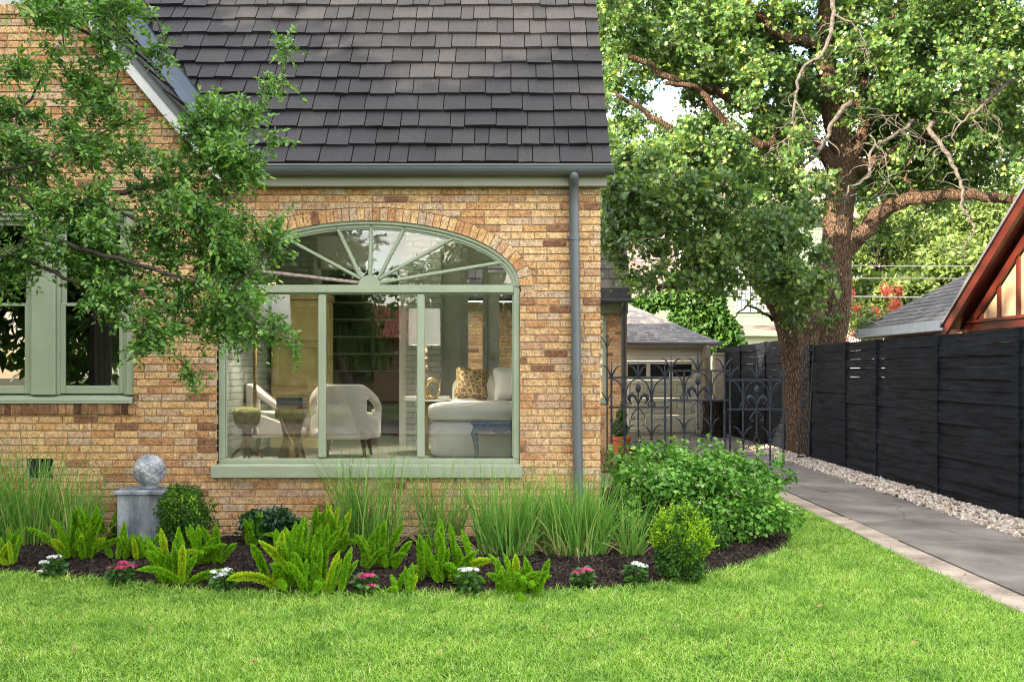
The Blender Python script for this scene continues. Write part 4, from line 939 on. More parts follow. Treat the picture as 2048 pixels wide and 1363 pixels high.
# ---- lawn
lawn_pts = [(-7.5, -16.2), (3.36, -16.2), (3.36, 4.3), (3.0, 4.0)] + [(x, y) for x, y in bed[::-1]][1:]
sheet('lawn', lawn_pts, -.014, M['turf_soil'])
def lawn_mesh():
    n = 400000; x = rng.uniform(-4.4, 3.4, n*2); y = rng.uniform(-5.1, 4.2, n*2)
    d = y+10; ok = (y < np.interp(x, bxs, bys)+.012) & (np.abs(x) < .5*d+.35) & ((x > -4.3) & (x < 3.375+rng.normal(size=n*2)*.02))
    den = np.clip(1.35-(y+5)*.11, .45, 1); ok &= rng.uniform(size=n*2) < den
    x, y = x[ok], y[ok]; n = len(x); print('blades', n)
    az = rng.uniform(0, 2*np.pi, n); lean = np.abs(rng.normal(size=n))*.55+.12
    patch = np.sin(x*2.1+np.sin(y*1.7)*2)*np.cos(y*2.6+x)*.5+.5
    D = unit(np.stack([np.cos(az)*lean, np.sin(az)*lean, np.ones(n)], 1)); L_ = rng.uniform(.026, .066, n)*(.80+.35*patch)
    return blade_mesh('grass', np.stack([x, y, np.full(n, -.012)], 1), D, L_, rng.uniform(.0036, .0068, n), rng.uniform(.1, .85, n), seg=3)
def edge_blades():
    n = 9000; x = rng.uniform(-4.4, 2.9, n); y = np.interp(x, bxs, bys)+rng.normal(size=n)*.035-.01; az = rng.uniform(0, 2*np.pi, n); lean = np.abs(rng.normal(size=n))*.7+.2
    D = unit(np.stack([np.cos(az)*lean, np.abs(np.sin(az))*lean, np.ones(n)], 1)); return blade_mesh('lawn_fringe', np.stack([x, y, np.full(n, -.012)], 1), D, rng.uniform(.05, .125, n), rng.uniform(.004, .008, n), rng.uniform(.2, .9, n), seg=4)
def grass_mat():
    m, nt, out = mat_base('lawn_blade'); L = nt.links.new
    geo = N(nt, 'NewGeometry'); r = ramp(nt, [(0, (.045,.12,.010)), (.22, (.14,.32,.022)), (.62, (.325,.565,.085)), (.90, (.52,.74,.21)), (1, (.66,.60,.34))]); L(geo.outputs['Random Per Island'], r.inputs[0])
    tc = N(nt, 'TexCoord'); nz = N(nt, 'TexNoise', Scale=2.2, Detail=7, Roughness=.68); L(tc.outputs['Object'], nz.inputs['Vector']); rr = ramp(nt, [(.34, (.58,.70,.58)), (.5, (1,1,1)), (.66, (1.30,1.12,1.3))]); L(nz.outputs[0], rr.inputs[0])
    col = mixc(nt, r.outputs[0], rr.outputs[0], 1.0, 'MULTIPLY')
    b = N(nt, 'BsdfPrincipled', Roughness=.55); b.inputs['Specular IOR Level'].default_value = .25; L(col, b.inputs['Base Color'])
    t = N(nt, 'BsdfTranslucent'); L(mixc(nt, col, (1.1,1.2,.6), 1.0, 'MULTIPLY'), t.inputs['Color'])
    ms = N(nt, 'MixShader', Fac=.4); L(b.outputs[0], ms.inputs[1]); L(t.outputs[0], ms.inputs[2]); L(ms.outputs[0], out.inputs[0]); return m
o = link('grass', lawn_mesh(), grass_mat()); tag(o, 'bright green lawn grass in front of the planting bed', None, None, 'stuff')
o = link('lawn_fringe', edge_blades(), bpy.data.materials['lawn_blade']); tag(o, 'longer grass blades spilling over the mulch edge', None, None, 'stuff')
M['dryleaf'] = surf('dry_leaf', (.30,.17,.07), (.42,.27,.12), rough=.8)
for i, (u, v) in enumerate(((505,1338),(878,1320),(1090,1268),(1290,1290),(1640,1225),(300,1270),(1480,1250),(720,1232),(1830,1300),(150,1310),(1760,1090),(1700,1040),(1930,1150))):
    d = GD(v); x, y = (u-1024)*d/F, d-10; z = .045 if i < 10 else .012; a = i*1.7
    mb = MB(); c, s_ = math.cos(a), math.sin(a); pts = [(-.028,0,.0),(-.012,.013,.004),(.012,.012,.008),(.03,0,.002),(.012,-.012,.008),(-.012,-.013,.004)]
    mb.add([(x+px_*c-py*s_, y+px_*s_+py*c, z+pz_) for px_, py, pz_ in pts]+[(x, y, z-.002)], [(k, (k+1) % 6, 6) for k in range(6)])
    tag(mb.build('fallen_leaf', M['dryleaf'], None, loc=(x, y, z)), 'small dry leaf lying on the lawn' if i < 10 else 'small dry leaf lying on the concrete driveway', 'leaf', 'fallen leaves on the lawn' if i < 10 else 'fallen leaves on the driveway')
# ---- gravel strip
def ico():
    p = (1+5**.5)/2; v = [(-1,p,0),(1,p,0),(-1,-p,0),(1,-p,0),(0,-1,p),(0,1,p),(0,-1,-p),(0,1,-p),(p,0,-1),(p,0,1),(-p,0,-1),(-p,0,1)]
    f = [(0,11,5),(0,5,1),(0,1,7),(0,7,10),(0,10,11),(1,5,9),(5,11,4),(11,10,2),(10,7,6),(7,1,8),(3,9,4),(3,4,2),(3,2,6),(3,6,8),(3,8,9),(4,9,5),(2,4,11),(6,2,10),(8,6,7),(9,8,1)]
    v = [Vector(a).normalized() for a in v]; cache = {}; nf = []
    def mid(a, b):
        k = (min(a, b), max(a, b))
        if k not in cache: cache[k] = len(v); v.append(((v[a]+v[b])/2).normalized())
        return cache[k]
    for a, b, c in f: x, y, z = mid(a, b), mid(b, c), mid(c, a); nf += [(a,x,z),(b,y,x),(c,z,y),(x,y,z)]
    return np.array([tuple(a) for a in v]), np.array(nf)
IV, IF = ico()
def stones(n, xr, yr_, size, zb=0.0, mound=.05):
    Vs, Fs, off = [], [], 0
    for k in range(8):
        gg = np.random.default_rng(100+k); tv = IV*(1+gg.normal(size=(len(IV), 1))*.10); cut = unit(gg.normal(size=(7, 3)))
        for c in cut: dd = tv@c; tv = tv-np.maximum(dd-.62, 0)[:, None]*c
        tv = tv*np.array([1, gg.uniform(.65, .9), gg.uniform(.5, .75)]); m = n//8
        x = gg.uniform(*xr, m); y = gg.uniform(*yr_, m); w = (x-xr[0])/(xr[1]-xr[0]); z = zb+mound*np.sin(np.clip(w, 0, 1)*np.pi)**.5*gg.uniform(.1, 1, m)
        x = x+gg.normal(size=m)*.02
        T, B, Nn = frames(m, 1.2, g=gg); V, Ff = stamp(tv, IF, np.stack([x, y, z], 1), T, B, Nn, gg.uniform(size[0], size[1], m)); Vs.append(V); Fs.append(Ff+off); off += len(V)
    return np_mesh('gravel', np.concatenate(Vs), np.concatenate(Fs))
mm, nt, out = mat_base('cream_river_stone'); geo = N(nt, 'NewGeometry'); r_ = ramp(nt, [(0, (.18,.12,.08)), (.15, (.32,.25,.19)), (.5, (.44,.40,.34)), (.85, (.55,.52,.46)), (1, (.28,.27,.27))]); nt.links.new(geo.outputs['Random Per Island'], r_.inputs[0])
tcx = N(nt, 'TexCoord'); nzx = N(nt, 'TexNoise', Scale=60, Detail=4); nt.links.new(tcx.outputs['Object'], nzx.inputs['Vector']); rx_ = ramp(nt, [(.35, (.78,.76,.74)), (.65, (1.1,1.1,1.1))]); nt.links.new(nzx.outputs[0], rx_.inputs[0])
b_ = N(nt, 'BsdfPrincipled', Roughness=.75); nt.links.new(mixc(nt, r_.outputs[0], rx_.outputs[0], 1.0, 'MULTIPLY'), b_.inputs['Base Color']); nt.links.new(b_.outputs[0], out.inputs[0])
o = link('gravel', stones(9200, (4.86, 5.40), (-3.5, 12.5), (.018, .040)), mm); tag(o, 'pale cream stones in a strip along the black fence', None, None, 'stuff')
# ================================================================ BLACK FENCE
FX = 5.45
fence = root('wooden_fence', (FX, 8, 0), 'long black stained fence of horizontal boards beside the driveway', 'fence')
pd_ = [8.9, 11.50, 13.69, 15.99, 17.46, 19.5]; pf = [21.45, 23.0, 25.5, 28.3]
g = random.Random(17)
def fence_run(ds, ztop0, ztop1, dmin, dmax):
    for i, d in enumerate(ds):
        y = d-10; zt = ztop0+(ztop1-ztop0)*(d-dmin)/(dmax-dmin)+.012
        MB().box(FX-.055, FX+.03, y-.045, y+.045, -.1, zt, .004).build('post', M['black_fence'], fence)
    for a, b in zip(ds[:-1], ds[1:]):
        mb = MB(); ya, yb_ = a-10+.0465, b-10-.0465; nb = 15
        ta = ztop0+(ztop1-ztop0)*(a-dmin)/(dmax-dmin); tb = ztop0+(ztop1-ztop0)*(b-dmin)/(dmax-dmin)
        for k in range(nb):
            n = 10; gap = g.choice((.0, .0, .0005, .001)) if k < nb-4 else g.choice((.0005, .001, .003)); wob = g.uniform(.0005, .0015); ph = g.uniform(0, 6); xo = g.uniform(-.006, .006); tl = -g.uniform(.002, .009); xw = g.uniform(0, .012)
            rows = []
            for i in range(n+1):
                t = i/n; y = ya+(yb_-ya)*t; top = ta+(tb-ta)*t; h = (top+.03)/nb; z0_ = -.03+h*k; s = math.sin(ph+t*5)*wob*(1 if gap > .0006 else 0)
                rows.append((y, z0_+gap*.5+s, z0_+h-gap*.5+s*(.6 if k < nb-1 else 0), FX-.03+xo+xw*math.sin(ph*2+t*4)))
            for i in range(n):
                p, q = rows[i], rows[i+1]
                mb.hexa([(p[3]+tl, p[0], p[1]), (q[3]+tl, q[0], q[1]), (q[3]+.02, q[0], q[1]), (p[3]+.02, p[0], p[1])], [(p[3]-tl, p[0], p[2]), (q[3]-tl, q[0], q[2]), (q[3]+.02, q[0], q[2]), (p[3]+.02, p[0], p[2])])
        mb.build('board_panel', M['black_fence'], fence)
fence_run(pd_, 2.05, 2.05, 8.9, 19.5); fence_run(pf, 2.21, 2.17, 21.45, 28.3)
# ================================================================ IRON GATE PANELS
def arcpts(cx, cz, rx, rz, a0, a1, n=14, y=0): return [(cx+rx*math.cos(a0+(a1-a0)*i/n), y, cz+rz*math.sin(a0+(a1-a0)*i/n)) for i in range(n+1)]
def gate_panel():
    t = root('iron_gate_panel', (0, 0, 0), 'x', 'gate panel', 'wrought iron panels across the driveway')
    B1, B2 = 1.437, .943
    def knob(mb, x, z): mb.lathe(x, 0, [(.011, z-.028), (.026, z-.014), (.030, z), (.026, z+.012), (.011, z+.026)], 10)
    for x in (-.45, .45): mb = MB(); mb.tube([(x, 0, -.25), (x, 0, B1+.06), (x, 0, B1+.32)], [.019, .018, .001], 8); knob(mb, x, .72); mb.build('post', M['iron'], t, local=True)
    for x in (-.23, .225): mb = MB(); mb.tube([(x, 0, -.25), (x, 0, B1)], .017, 8); knob(mb, x, .425); mb.build('post', M['iron'], t, local=True)
    mb = MB(); mb.tube([(0, 0, .55), (0, 0, B2+.3)], .014, 8); mb.tube([(0, 0, B1), (0, 0, B1+.07), (0, 0, B1+.33)], [.017, .021, .001], 8); knob(mb, 0, .54)
    mb.build('post', M['iron'], t, local=True, smooth=False)
    mb = MB(); mb.box(-.50, .52, -.008, .008, B1-.016, B1+.016, .002); mb.build('rail', M['iron'], t, local=True)
    mb = MB(); mb.box(-.50, .52, -.008, .008, B2-.016, B2+.016, .002); mb.build('rail', M['iron'], t, local=True)
    for cx in (-.45, 0, .45):                                   # flared horns either side of each spike
        mb = MB()
        for s in (-1, 1):
            if cx*s > .4: pass
            mb.tube([(cx+s*.012, 0, B1+.01), (cx+s*.03, 0, B1+.08), (cx+s*.075, 0, B1+.16), (cx+s*.13, 0, B1+.205), (cx+s*.175, 0, B1+.20)], [.012, .016, .013, .008, .003], 7)
        mb.build('horn', M['iron'], t, local=True, smooth=True)
    for cx in (-.23, .225):
        mb = MB()
        for s in (-1, 1): mb.tube([(cx+s*.008, 0, .45), (cx+s*.03, 0, .53), (cx+s*.075, 0, .60), (cx+s*.13, 0, .645), (cx+s*.165, 0, .645)], [.012, .015, .012, .008, .003], 7)
        mb.build('horn', M['iron'], t, local=True, smooth=True)
    for cx in (-.23, .225):
        mb = MB()
        for s in (-1, 1):
            top = (-.45 if cx < 0 else .45) if (s < 0) == (cx < 0) else 0
            w = abs(top-cx)
            pts = [(top, 0, B1-.02) if top else (0, 0, B1-.018)]
            for i in range(1, 9): a = math.pi/2*i/8; pts.append((cx+s*(.016+(w-.016)*(1-math.sin(a))), 0, B1-.018-.30*(1-math.cos(a))))
            pts += [(cx+s*.014, 0, B2+.12), (cx+s*.045, 0, B2+.075), (cx+s*.062, 0, B2+.045), (cx+s*.05, 0, B2+.018), (cx+s*.028, 0, B2+.025), (cx+s*.03, 0, B2+.045)]
            mb.tube(pts, [.0115]*(len(pts)-3)+[.010, .008, .006], 7)
        mb.build('scroll', M['iron'], t, local=True, smooth=True)
    mb = MB()                                                    # tulip bud with curled leaves
    mb.tube([(0, 0, .34), (0, 0, 1.2)], .008, 6)
    mb.tube([(0, 0, 1.185), (0, 0, 1.205), (0, 0, 1.25), (0, 0, 1.30), (0, 0, 1.335), (0, 0, 1.355)], [.008, .028, .048, .042, .020, .003], 12)
    for s in (-1, 1):
        mb.tube([(0, 0, B2+.02), (s*.022, 0, B2+.10), (s*.055, 0, B2+.18), (s*.105, 0, B2+.215), (s*.150, 0, B2+.185), (s*.158, 0, B2+.13), (s*.128, 0, B2+.085), (s*.112, 0, B2+.045)], [.008, .013, .024, .036, .036, .026, .014, .007], 8)
        mb.tube([(0, 0, B2-.01), (s*.05, 0, B2-.06), (s*.095, 0, B2-.115), (s*.115, 0, B2-.17), (s*.095, 0, B2-.205), (s*.065, 0, B2-.195), (s*.062, 0, B2-.165), (s*.08, 0, B2-.16)], [.012, .011, .011, .010, .010, .009, .008, .006], 7)
        mb.tube([(0, 0, .51), (s*.030, 0, .455), (s*.050, 0, .41), (s*.035, 0, .365), (0, 0, .345)], .010, 7)
        mb.tube([(0, 0, .345), (s*.04, 0, .36), (s*.09, 0, .355), (s*.13, 0, .33), (s*.145, 0, .285), (s*.115, 0, .265)], .010, 7)
    mb.tube([(0, 0, .33), (.01, 0, .25), (-.02, 0, .18), (0, 0, .10), (0, 0, -.2)], .008, 7)
    mb.build('tulip_ornament', M['iron'], t, local=True, smooth=True)
    return t
gp = gate_panel(); locs = [(2.125, 8.1, .037), (3.125, 8.08, .155), (4.12, 8.1, 0)]
labs = ['iron panel with tulip scrolls nearest the house corner', 'tallest iron scroll panel, standing in the middle of the driveway gate', 'iron panel with tulip scrolls nearest the oak trunk and gravel']
for i, (l, s) in enumerate(zip(locs, labs)):
    c = gp if i == 0 else copy_tree(gp); c.location = l; c['label'] = s
o = root('iron_post', (1.60, 8.1, 0), 'slim tall iron post with horn finial against the house wall', 'post')
mb = MB(); mb.tube([(1.60, 8.1, -.1), (1.60, 8.1, 2.0), (1.60, 8.1, 2.5)], [.014, .013, .001], 8); mb.lathe(1.60, 8.1, [(.011, 1.02), (.028, 1.035), (.028, 1.05), (.011, 1.07)], 10)
for z in (1.06, 1.98):
    for s in (-1, 1): mb.tube([(1.60+s*.01, 8.1, z), (1.60+s*.03, 8.1, z+.08), (1.60+s*.08, 8.1, z+.16), (1.60+s*.13, 8.1, z+.2)], [.009, .01, .008, .002], 6)
mb.build('shaft', M['iron'], o)
t = root('iron_trellis', (5.22, 9.25, 0), 'narrow wrought iron trellis leaning beside the oak trunk', 'trellis')
mb = MB(); A = Vector((5.17, 9.1, .03)); Bv = Vector((5.33, 9.3, 2.06)); W = Vector((.085, 0, 0))
for s in (-1, 1): mb.tube([A+W*s, Bv+W*s], .014, 6)
for f in (.02, .22, .45, .68, .95): p = A.lerp(Bv, f); mb.tube([p-W*1.2, p+W*1.2], .013, 6)
mb.build('frame', M['iron'], t); mb = MB()
for i in range(9):
    f = .04+i*.105; p = A.lerp(Bv, f); q = A.lerp(Bv, f+.095)
    for s in (-1, 1): mb.tube([p+W*s*.8, p.lerp(q, .3)+W*s*.1, p.lerp(q, .55)-W*s*.45, p.lerp(q, .8)-W*s*.1, q+W*s*.75], .009, 6)
mb.build('scroll', M['iron'], t)
# ================================================================ GARAGE
gar = root('garage', (3.5, 20, 0), 'small cream garage with grey hipped shingle roof and panelled door', 'garage')
M['cream'] = surf('cream_paint', (.56,.55,.45), (.62,.61,.51), rough=.6, scale=2)
M['greige'] = surf('greige_trim', (.44,.42,.35), (.50,.48,.40), rough=.6)
GY = 17.5
mb = MB(); mb.box(.6, 2.27, GY, GY+.12, 0, 2.3); mb.box(4.72, 5.08, GY, GY+.12, -.05, 2.3); mb.box(2.27, 4.72, GY, GY+.12, 1.85, 2.3); mb.box(4.96, 5.08, GY+.12, GY+6, -.05, 2.3); mb.box(.6, .72, GY+.12, GY+6, 0, 2.3); mb.box(.72, 4.96, GY+5.88, GY+6, 0, 2.3)
mb.build('wall', M['greige'], gar)
mb = MB(); rows = [.02, .45, .89, 1.35, 1.83]; 
for k in range(3):
    z0_, z1_ = rows[k], rows[k+1]; mb.box(2.28, 4.71, GY+.06, GY+.09, z0_+.004, z1_-.004, .003)
    for i in range(4):
        a = 2.34+i*.6; [mb.box(*q, .012) for q in ((a+.03, a+.51, GY+.035, GY+.06, z0_+.06, z0_+.10), (a+.03, a+.51, GY+.035, GY+.06, z1_-.10, z1_-.06), (a+.03, a+.07, GY+.035, GY+.06, z0_+.10, z1_-.10), (a+.47, a+.51, GY+.035, GY+.06, z0_+.10, z1_-.10), (a+.12, a+.42, GY+.035, GY+.06, z0_+.15, z1_-.15))]
z0_, z1_ = rows[3], rows[4]
mb.box(2.28, 4.71, GY+.06, GY+.09, z0_+.004, z0_+.09); mb.box(2.28, 4.71, GY+.06, GY+.09, z1_-.07, z1_)
for i in range(5): a = 2.28+i*.5825; mb.box(a, a+.10, GY+.06, GY+.09, z0_+.09, z1_-.07)
gd_ = mb.build('garage_door', M['cream'], gar)
mb = MB(); mb.add([(2.3, GY+.08, z0_+.08), (4.7, GY+.08, z0_+.08), (4.7, GY+.08, z1_-.06), (2.3, GY+.08, z1_-.06)], [(0,1,2,3)]); mb.build('window_pane', surf('black_garage_glass', (.008,.009,.01), rough=.25, spec=.2), gd_)
mb = MB(); mb.box(2.17, 2.27, GY-.03, GY, -.02, 1.95, .004); mb.box(4.72, 4.80, GY-.03, GY, -.02, 1.95, .004); mb.box(2.27, 4.72, GY-.025, GY, 1.85, 1.95, .004); mb.build('door_frame', M['cream'], gar)
MB().box(.3, 5.25, GY-.34, GY-.31, 2.19, 2.30).box(.3, 5.25, GY-.31, GY, 2.2, 2.22).build('fascia', M['greige'], gar)
mb = MB(); extrude_x(mb, gutter_prof(GY-.40, 2.30, .055, .07), .3, 5.30); mb.build('gutter', surf('grey_gutter', (.16,.165,.17), rough=.5), gar)
MB().tube([(4.92, GY-.38, 2.24), (4.92, GY-.2, 2.16), (4.92, GY-.06, 2.05), (4.92, GY-.06, .0)], .062, 12).build('downspout', surf('cream_downspout', (.55,.48,.38), rough=.4), gar, smooth=True)
mb = MB(); g = random.Random(91); hm = .52; y0_ = GY-.34; xL, xR = .3, 5.26; rl = math.hypot(1, hm)
for k in range(24):
    t0 = k*.115; t1 = t0+.125
    x = xR-t0; off = g.uniform(0, .15); x += off
    while x > .3:
        w = g.choice((.08, .12, .16, .2)); b0, b1 = min(x, xR-t0), min(x, xR-t1); a0 = min(x-w+.004, b0); a1 = min(x-w+.004, b1); x -= w
        if b0-a0 < .01: continue
        h = g.uniform(.008, .016)
        mb.hexa([(a0, y0_+t0, 2.30+t0*hm), (b0, y0_+t0, 2.30+t0*hm), (b1, y0_+t1, 2.298+t1*hm), (a1, y0_+t1, 2.298+t1*hm)], [(a0, y0_+t0, 2.30+t0*hm+h), (b0, y0_+t0, 2.30+t0*hm+h), (b1, y0_+t1, 2.302+t1*hm), (a1, y0_+t1, 2.302+t1*hm)])
mb.add([(xL, y0_, 2.295), (xR, y0_, 2.295), (xR-2.76, y0_+2.76, 2.295+2.76*hm), (xL, y0_+2.76, 2.295+2.76*hm), (xR, y0_+7, 2.295), (xR-2.76, y0_+4.2, 2.295+2.76*hm)], [(0,1,2,3), (1,4,5,2)])
mb.build('roof', M['asphalt_shingle'], gar)
o = root('gate_pier', (5.2, 17.3, 0), 'pale stucco pier between the garage and the black fence', 'pier')
MB().box(5.09, 5.33, 17.0, 17.3, -.05, 1.98, .01).build('shaft', surf('pale_stucco', (.42,.37,.29), (.48,.43,.34), rough=.9), o); MB().box(5.07, 5.35, 16.98, 17.32, 1.981, 2.03, .01).build('cap', bpy.data.materials['pale_stucco'], o)
# stump
t = root('tree_stump', (4.86, 15.9, 0), 'thick dark upright tree stump by the garage downspout', 'stump')
mb = MB(); mb.tube([(4.86, 15.9, -.05), (4.86, 15.9, .2), (4.87, 15.9, .5), (4.86, 15.9, .87)], [.33, .28, .26, .27], 28, wob=.07); mb.build('bark', bark_mat('stump_bark', (.05,.042,.036), (.10,.085,.07)), t)
MB().tube([(4.86, 15.9, .865), (4.86, 15.9, .89)], [.262, .255], 24).build('cut_face', surf('cut_wood', (.12,.11,.11), (.2,.19,.18), scale=20), t)
# terracotta pot with clipped topiary
t = root('plant_pot', (2.06, 10.45, .01), 'terracotta pot standing on the brick patio by the rear wall', 'pot')
MB().lathe(2.06, 10.45, [(.15, .012), (.16, .03), (.195, .27), (.20, .28), (.218, .285), (.22, .34), (.212, .345), (.19, .34), (.18, .30)], 32).build('pot', M['terracotta'], t, smooth=False)
MB().lathe(2.06, 10.45, [(.001, .31), (.17, .31), (.17, .305)], 20).build('soil', M['mulch'], t)
def cloud(name, cs, n, size, tmpl, mat, parent=None, up=.5, shell=.0, outw=.5, g=None, loc=None, lab=None, kind=None):
    """leaves through one or more ellipsoids: cs = [(x,y,z,rx,ry,rz), ...]"""
    g = g or rng; cs = np.array(cs, float); vol = cs[:, 3]*cs[:, 4]*cs[:, 5]; pick = g.choice(len(cs), n, p=vol**.8/np.sum(vol**.8))
    dirs = unit(g.normal(size=(n, 3))); r = g.uniform(shell, 1, n)**(1/2.4)
    pos = cs[pick, :3]+dirs*cs[pick, 3:6]*r[:, None]*(1+.10*np.sin(dirs[:, :1]*9+dirs[:, 2:]*7))
    T, B, Nn = frames(n, up, dirs, outw, g); V, Ff = stamp(*tmpl, pos, T, B, Nn, g.uniform(size[0], size[1], n))
    return link(name, np_mesh(name, V, Ff), mat, parent, loc)
M['box_dark'] = leafmat('boxwood_leaf', (.020,.060,.012), (.045,.115,.02), (.10,.20,.03), trans=.25)
cloud('crown', [(2.06, 10.45, .50, .165, .165, .16), (2.08, 10.45, .76, .10, .10, .10)], 3500, (.02, .035), LEAF, M['box_dark'], t, shell=.6)
MB().tube([(2.06, 10.45, .3), (2.08, 10.45, .75)], .012, 8).build('stem', M['bark_small'], t)
# ================================================================ PLANTS IN THE BED
def gp_(u, v): d = GD(v); return ((u-1024)*d/F, d-10)
def onbed(u, v):
    x, y = gp_(u, v); d = y+10; z = bedz(x, y); d = (1.6-z)*F/(v-740); x, y = (u-1024)*d/F, d-10
    return x, y, bedz(x, y)-.005
def basev(u, y):                      # a plant whose foot stands at depth y
    x = (u-1024)*(y+10)/F; return x, y, bedz(x, y)-.005
M['fern'] = leafmat('foxtail_fern', (.13,.34,.012), (.24,.50,.018), (.44,.64,.03), trans=.35, rough=.5, spec=.2)
M['fern_y'] = leafmat('yellowing_fern', (.34,.52,.02), (.50,.64,.03), (.62,.66,.08), trans=.35, rough=.5, spec=.2)
M['fern_core'] = surf('fern_stem_green', (.10,.24,.012), (.16,.32,.02), rough=.7)
def fern(loc, hgt, nf, label, seed, spread=.5, group='foxtail ferns in the bed'):
    g = np.random.default_rng(seed); t = root('foxtail_fern', loc, label, 'fern', group)
    core = MB(); VG, VY = [], []
    for i in range(nf):
        az = g.uniform(0, 2*np.pi) if i > 2 else i*2.1; ln = hgt*g.uniform(.6, 1.08); lean = abs(g.normal())*.42*spread/.5+.05
        if g.uniform() < .20: lean += .75*spread; ln *= .85
        m = 16; tt = np.linspace(0, 1, m+1); a = lean*(.55+.75*tt); st = ln/m
        px_ = np.concatenate([[0], np.cumsum(np.sin(a[:-1])*st)]); pz_ = np.concatenate([[0], np.cumsum(np.cos(a[:-1])*st)])
        b0 = g.normal(size=2)*np.array([.062, .04])*min(1.3, nf/12)
        C = np.stack([b0[0]+px_*np.cos(az), b0[1]+px_*np.sin(az), pz_], 1)
        C[:, 2] = np.maximum(C[:, 2], .02+.0*C[:, 2])
        R0 = g.uniform(.023, .030)*(hgt/.42)**.5
        rad = R0*np.clip(np.minimum(tt*5+.25, 1), 0, 1)*np.clip((1-tt)*4.2, .05, 1)**.6
        core.tube([tuple(c) for c in C], [max(.002, r*.45) for r in rad], 6)
        n = int(1900*ln/.42*(R0/.026)); s = g.uniform(.06, 1, n)**.9; k = np.minimum((s*m).astype(int), m-1); f = s*m-k
        c = C[k]*(1-f)[:, None]+C[k+1]*f[:, None]; ax = unit(C[k+1]-C[k]); r = np.interp(s, tt, rad)
        o = unit(np.cross(ax, g.normal(size=(n, 3)))); dirn = unit(o+ax*.35+g.normal(size=(n, 3))*.25); Nn = unit(np.cross(dirn, g.normal(size=(n, 3)))); B = np.cross(Nn, dirn)
        tv = np.array([(0,-.12,0),(.55,.22,0),(1,0,0),(.5,-.24,0)]); tf = np.array([(0,1,2,3)])
        V, Ff = stamp(tv, tf, c+o*(r*.30)[:, None], dirn, B, Nn, np.maximum(r*.86, .005)*g.uniform(.75, 1.2, n))
        (VY if g.uniform() < .13 else VG).append(V)
    for nm, VV, mt in (('fronds', VG, M['fern']), ('yellow_fronds', VY, M['fern_y'])):
        if VV: V = np.concatenate(VV); link(nm, np_mesh(nm, V, np.arange(len(V)).reshape(-1, 4)), mt, t, local=True)
    core.build('stems', M['fern_core'], t, local=True)
    return t
fl = [ # u, v foot, height px, fronds, spread, label
 (165, 1118, 125, 20, .62, 'large foxtail fern behind the white flowers at the bed end'),
 (10, 1125, 85, 9, .55, 'foxtail fern cut off by the left picture edge'),
 (240, 1080, 90, 12, .6, 'foxtail fern growing against the grey pedestal foot'),
 (268, 1118, 88, 11, .45, 'foxtail fern in front of the pedestal above the pink flowers'),
 (405, 1128, 110, 14, .75, 'wide foxtail fern right under the round boxwood'),
 (345, 1162, 130, 18, .6, 'tall foxtail fern with a yellow frond between pink and white flowers'),
 (505, 1092, 85, 7, .4, 'thin foxtail fern left of the dark low shrub'),
 (582, 1170, 165, 22, .55, 'tallest foxtail fern clump at the front of the bed'),
 (640, 1180, 110, 16, .75, 'spreading foxtail fern touching the tallest fern clump'),
 (655, 1108, 120, 17, .6, 'foxtail fern behind the tallest clump, by the tall grass'),
 (752, 1138, 115, 10, .72, 'open foxtail fern with one long leaning frond'),
 (806, 1183, 72, 8, 1.15, 'smallest foxtail fern, its fronds lying low on the mulch'),
 (905, 1158, 135, 15, .95, 'starry foxtail fern with low arching fronds'),
 (1045, 1182, 105, 16, .95, 'foxtail fern farthest right in the bed, beside the grass clump')]
for i, (u, v, h, n, sp, lab) in enumerate(fl):
    x, y, z = onbed(u, v); fern((x, y, z), h*(y+10)/F*.88, int(n*1.2), lab, 50+i, sp)
# ---- tall grasses
def grassmat(name, a, b, c): return leafmat(name, a, b, c, trans=.3, rough=.45)
M['tall'] = grassmat('long_grass_blade', (.09,.24,.035), (.19,.40,.07), (.42,.54,.16))
M['straw'] = leafmat('straw_blade', (.30,.24,.10), (.42,.36,.17), (.5,.45,.25), trans=.2)
def clump(loc, h, n, rad, label, seed, lean=.28, w=.012, droop=.2):
    g = np.random.default_rng(seed); t = root('ornamental_grass', loc, label, 'grass plant', 'tall grasses along the wall')
    a = g.uniform(0, 2*np.pi, n); r = rad*np.sqrt(g.uniform(0, 1, n)); base = np.stack([np.cos(a)*r, np.sin(a)*r*.6, np.zeros(n)], 1)
    ln = np.abs(g.normal(size=n))*lean+.03; a2 = a+g.normal(size=n)*.9
    D = unit(np.stack([np.cos(a2)*ln, np.sin(a2)*ln*.55, np.ones(n)], 1)); L_ = h*g.uniform(.45, 1.05, n)
    link('blades', blade_mesh('blades', base, D, L_, g.uniform(.6, 1.3, n)*w, np.abs(g.normal(size=n))*droop, seg=8, g=g), M['tall'], t, local=True)
    k = max(6, n//14); a = g.uniform(0, 6.28, k); D = unit(np.stack([np.cos(a)*.7, np.sin(a)*.45, np.ones(k)], 1)); link('dry_blades', blade_mesh('dry', np.stack([np.cos(a)*rad, np.sin(a)*rad*.6, 0*a], 1), D, h*g.uniform(.3, .75, k), np.full(k, w*.8), g.uniform(.3, 1.1, k), seg=8, g=g), M['straw'], t, local=True); return t
def C_(u, y, top, n, rad, lab, sd, **k):
    x, y, z = basev(u, y); h = ((1.6+(740-top)*(y+10)/F)-z)*1.38; clump((x, y, z), h, n, rad, lab, sd, **k)
C_(55, -.45, 905, 260, .26, 'loose tall grass in front of the foundation vent', 1, lean=.3)
C_(150, -.4, 935, 170, .22, 'sparse tall grass between the vent and the pedestal', 2, lean=.34)
C_(-30, -.5, 900, 160, .22, 'tall grass at the far left end of the wall', 3)
C_(745, -.55, 915, 230, .24, 'loose tall grass under the middle pane of the arched window', 4, lean=.26)
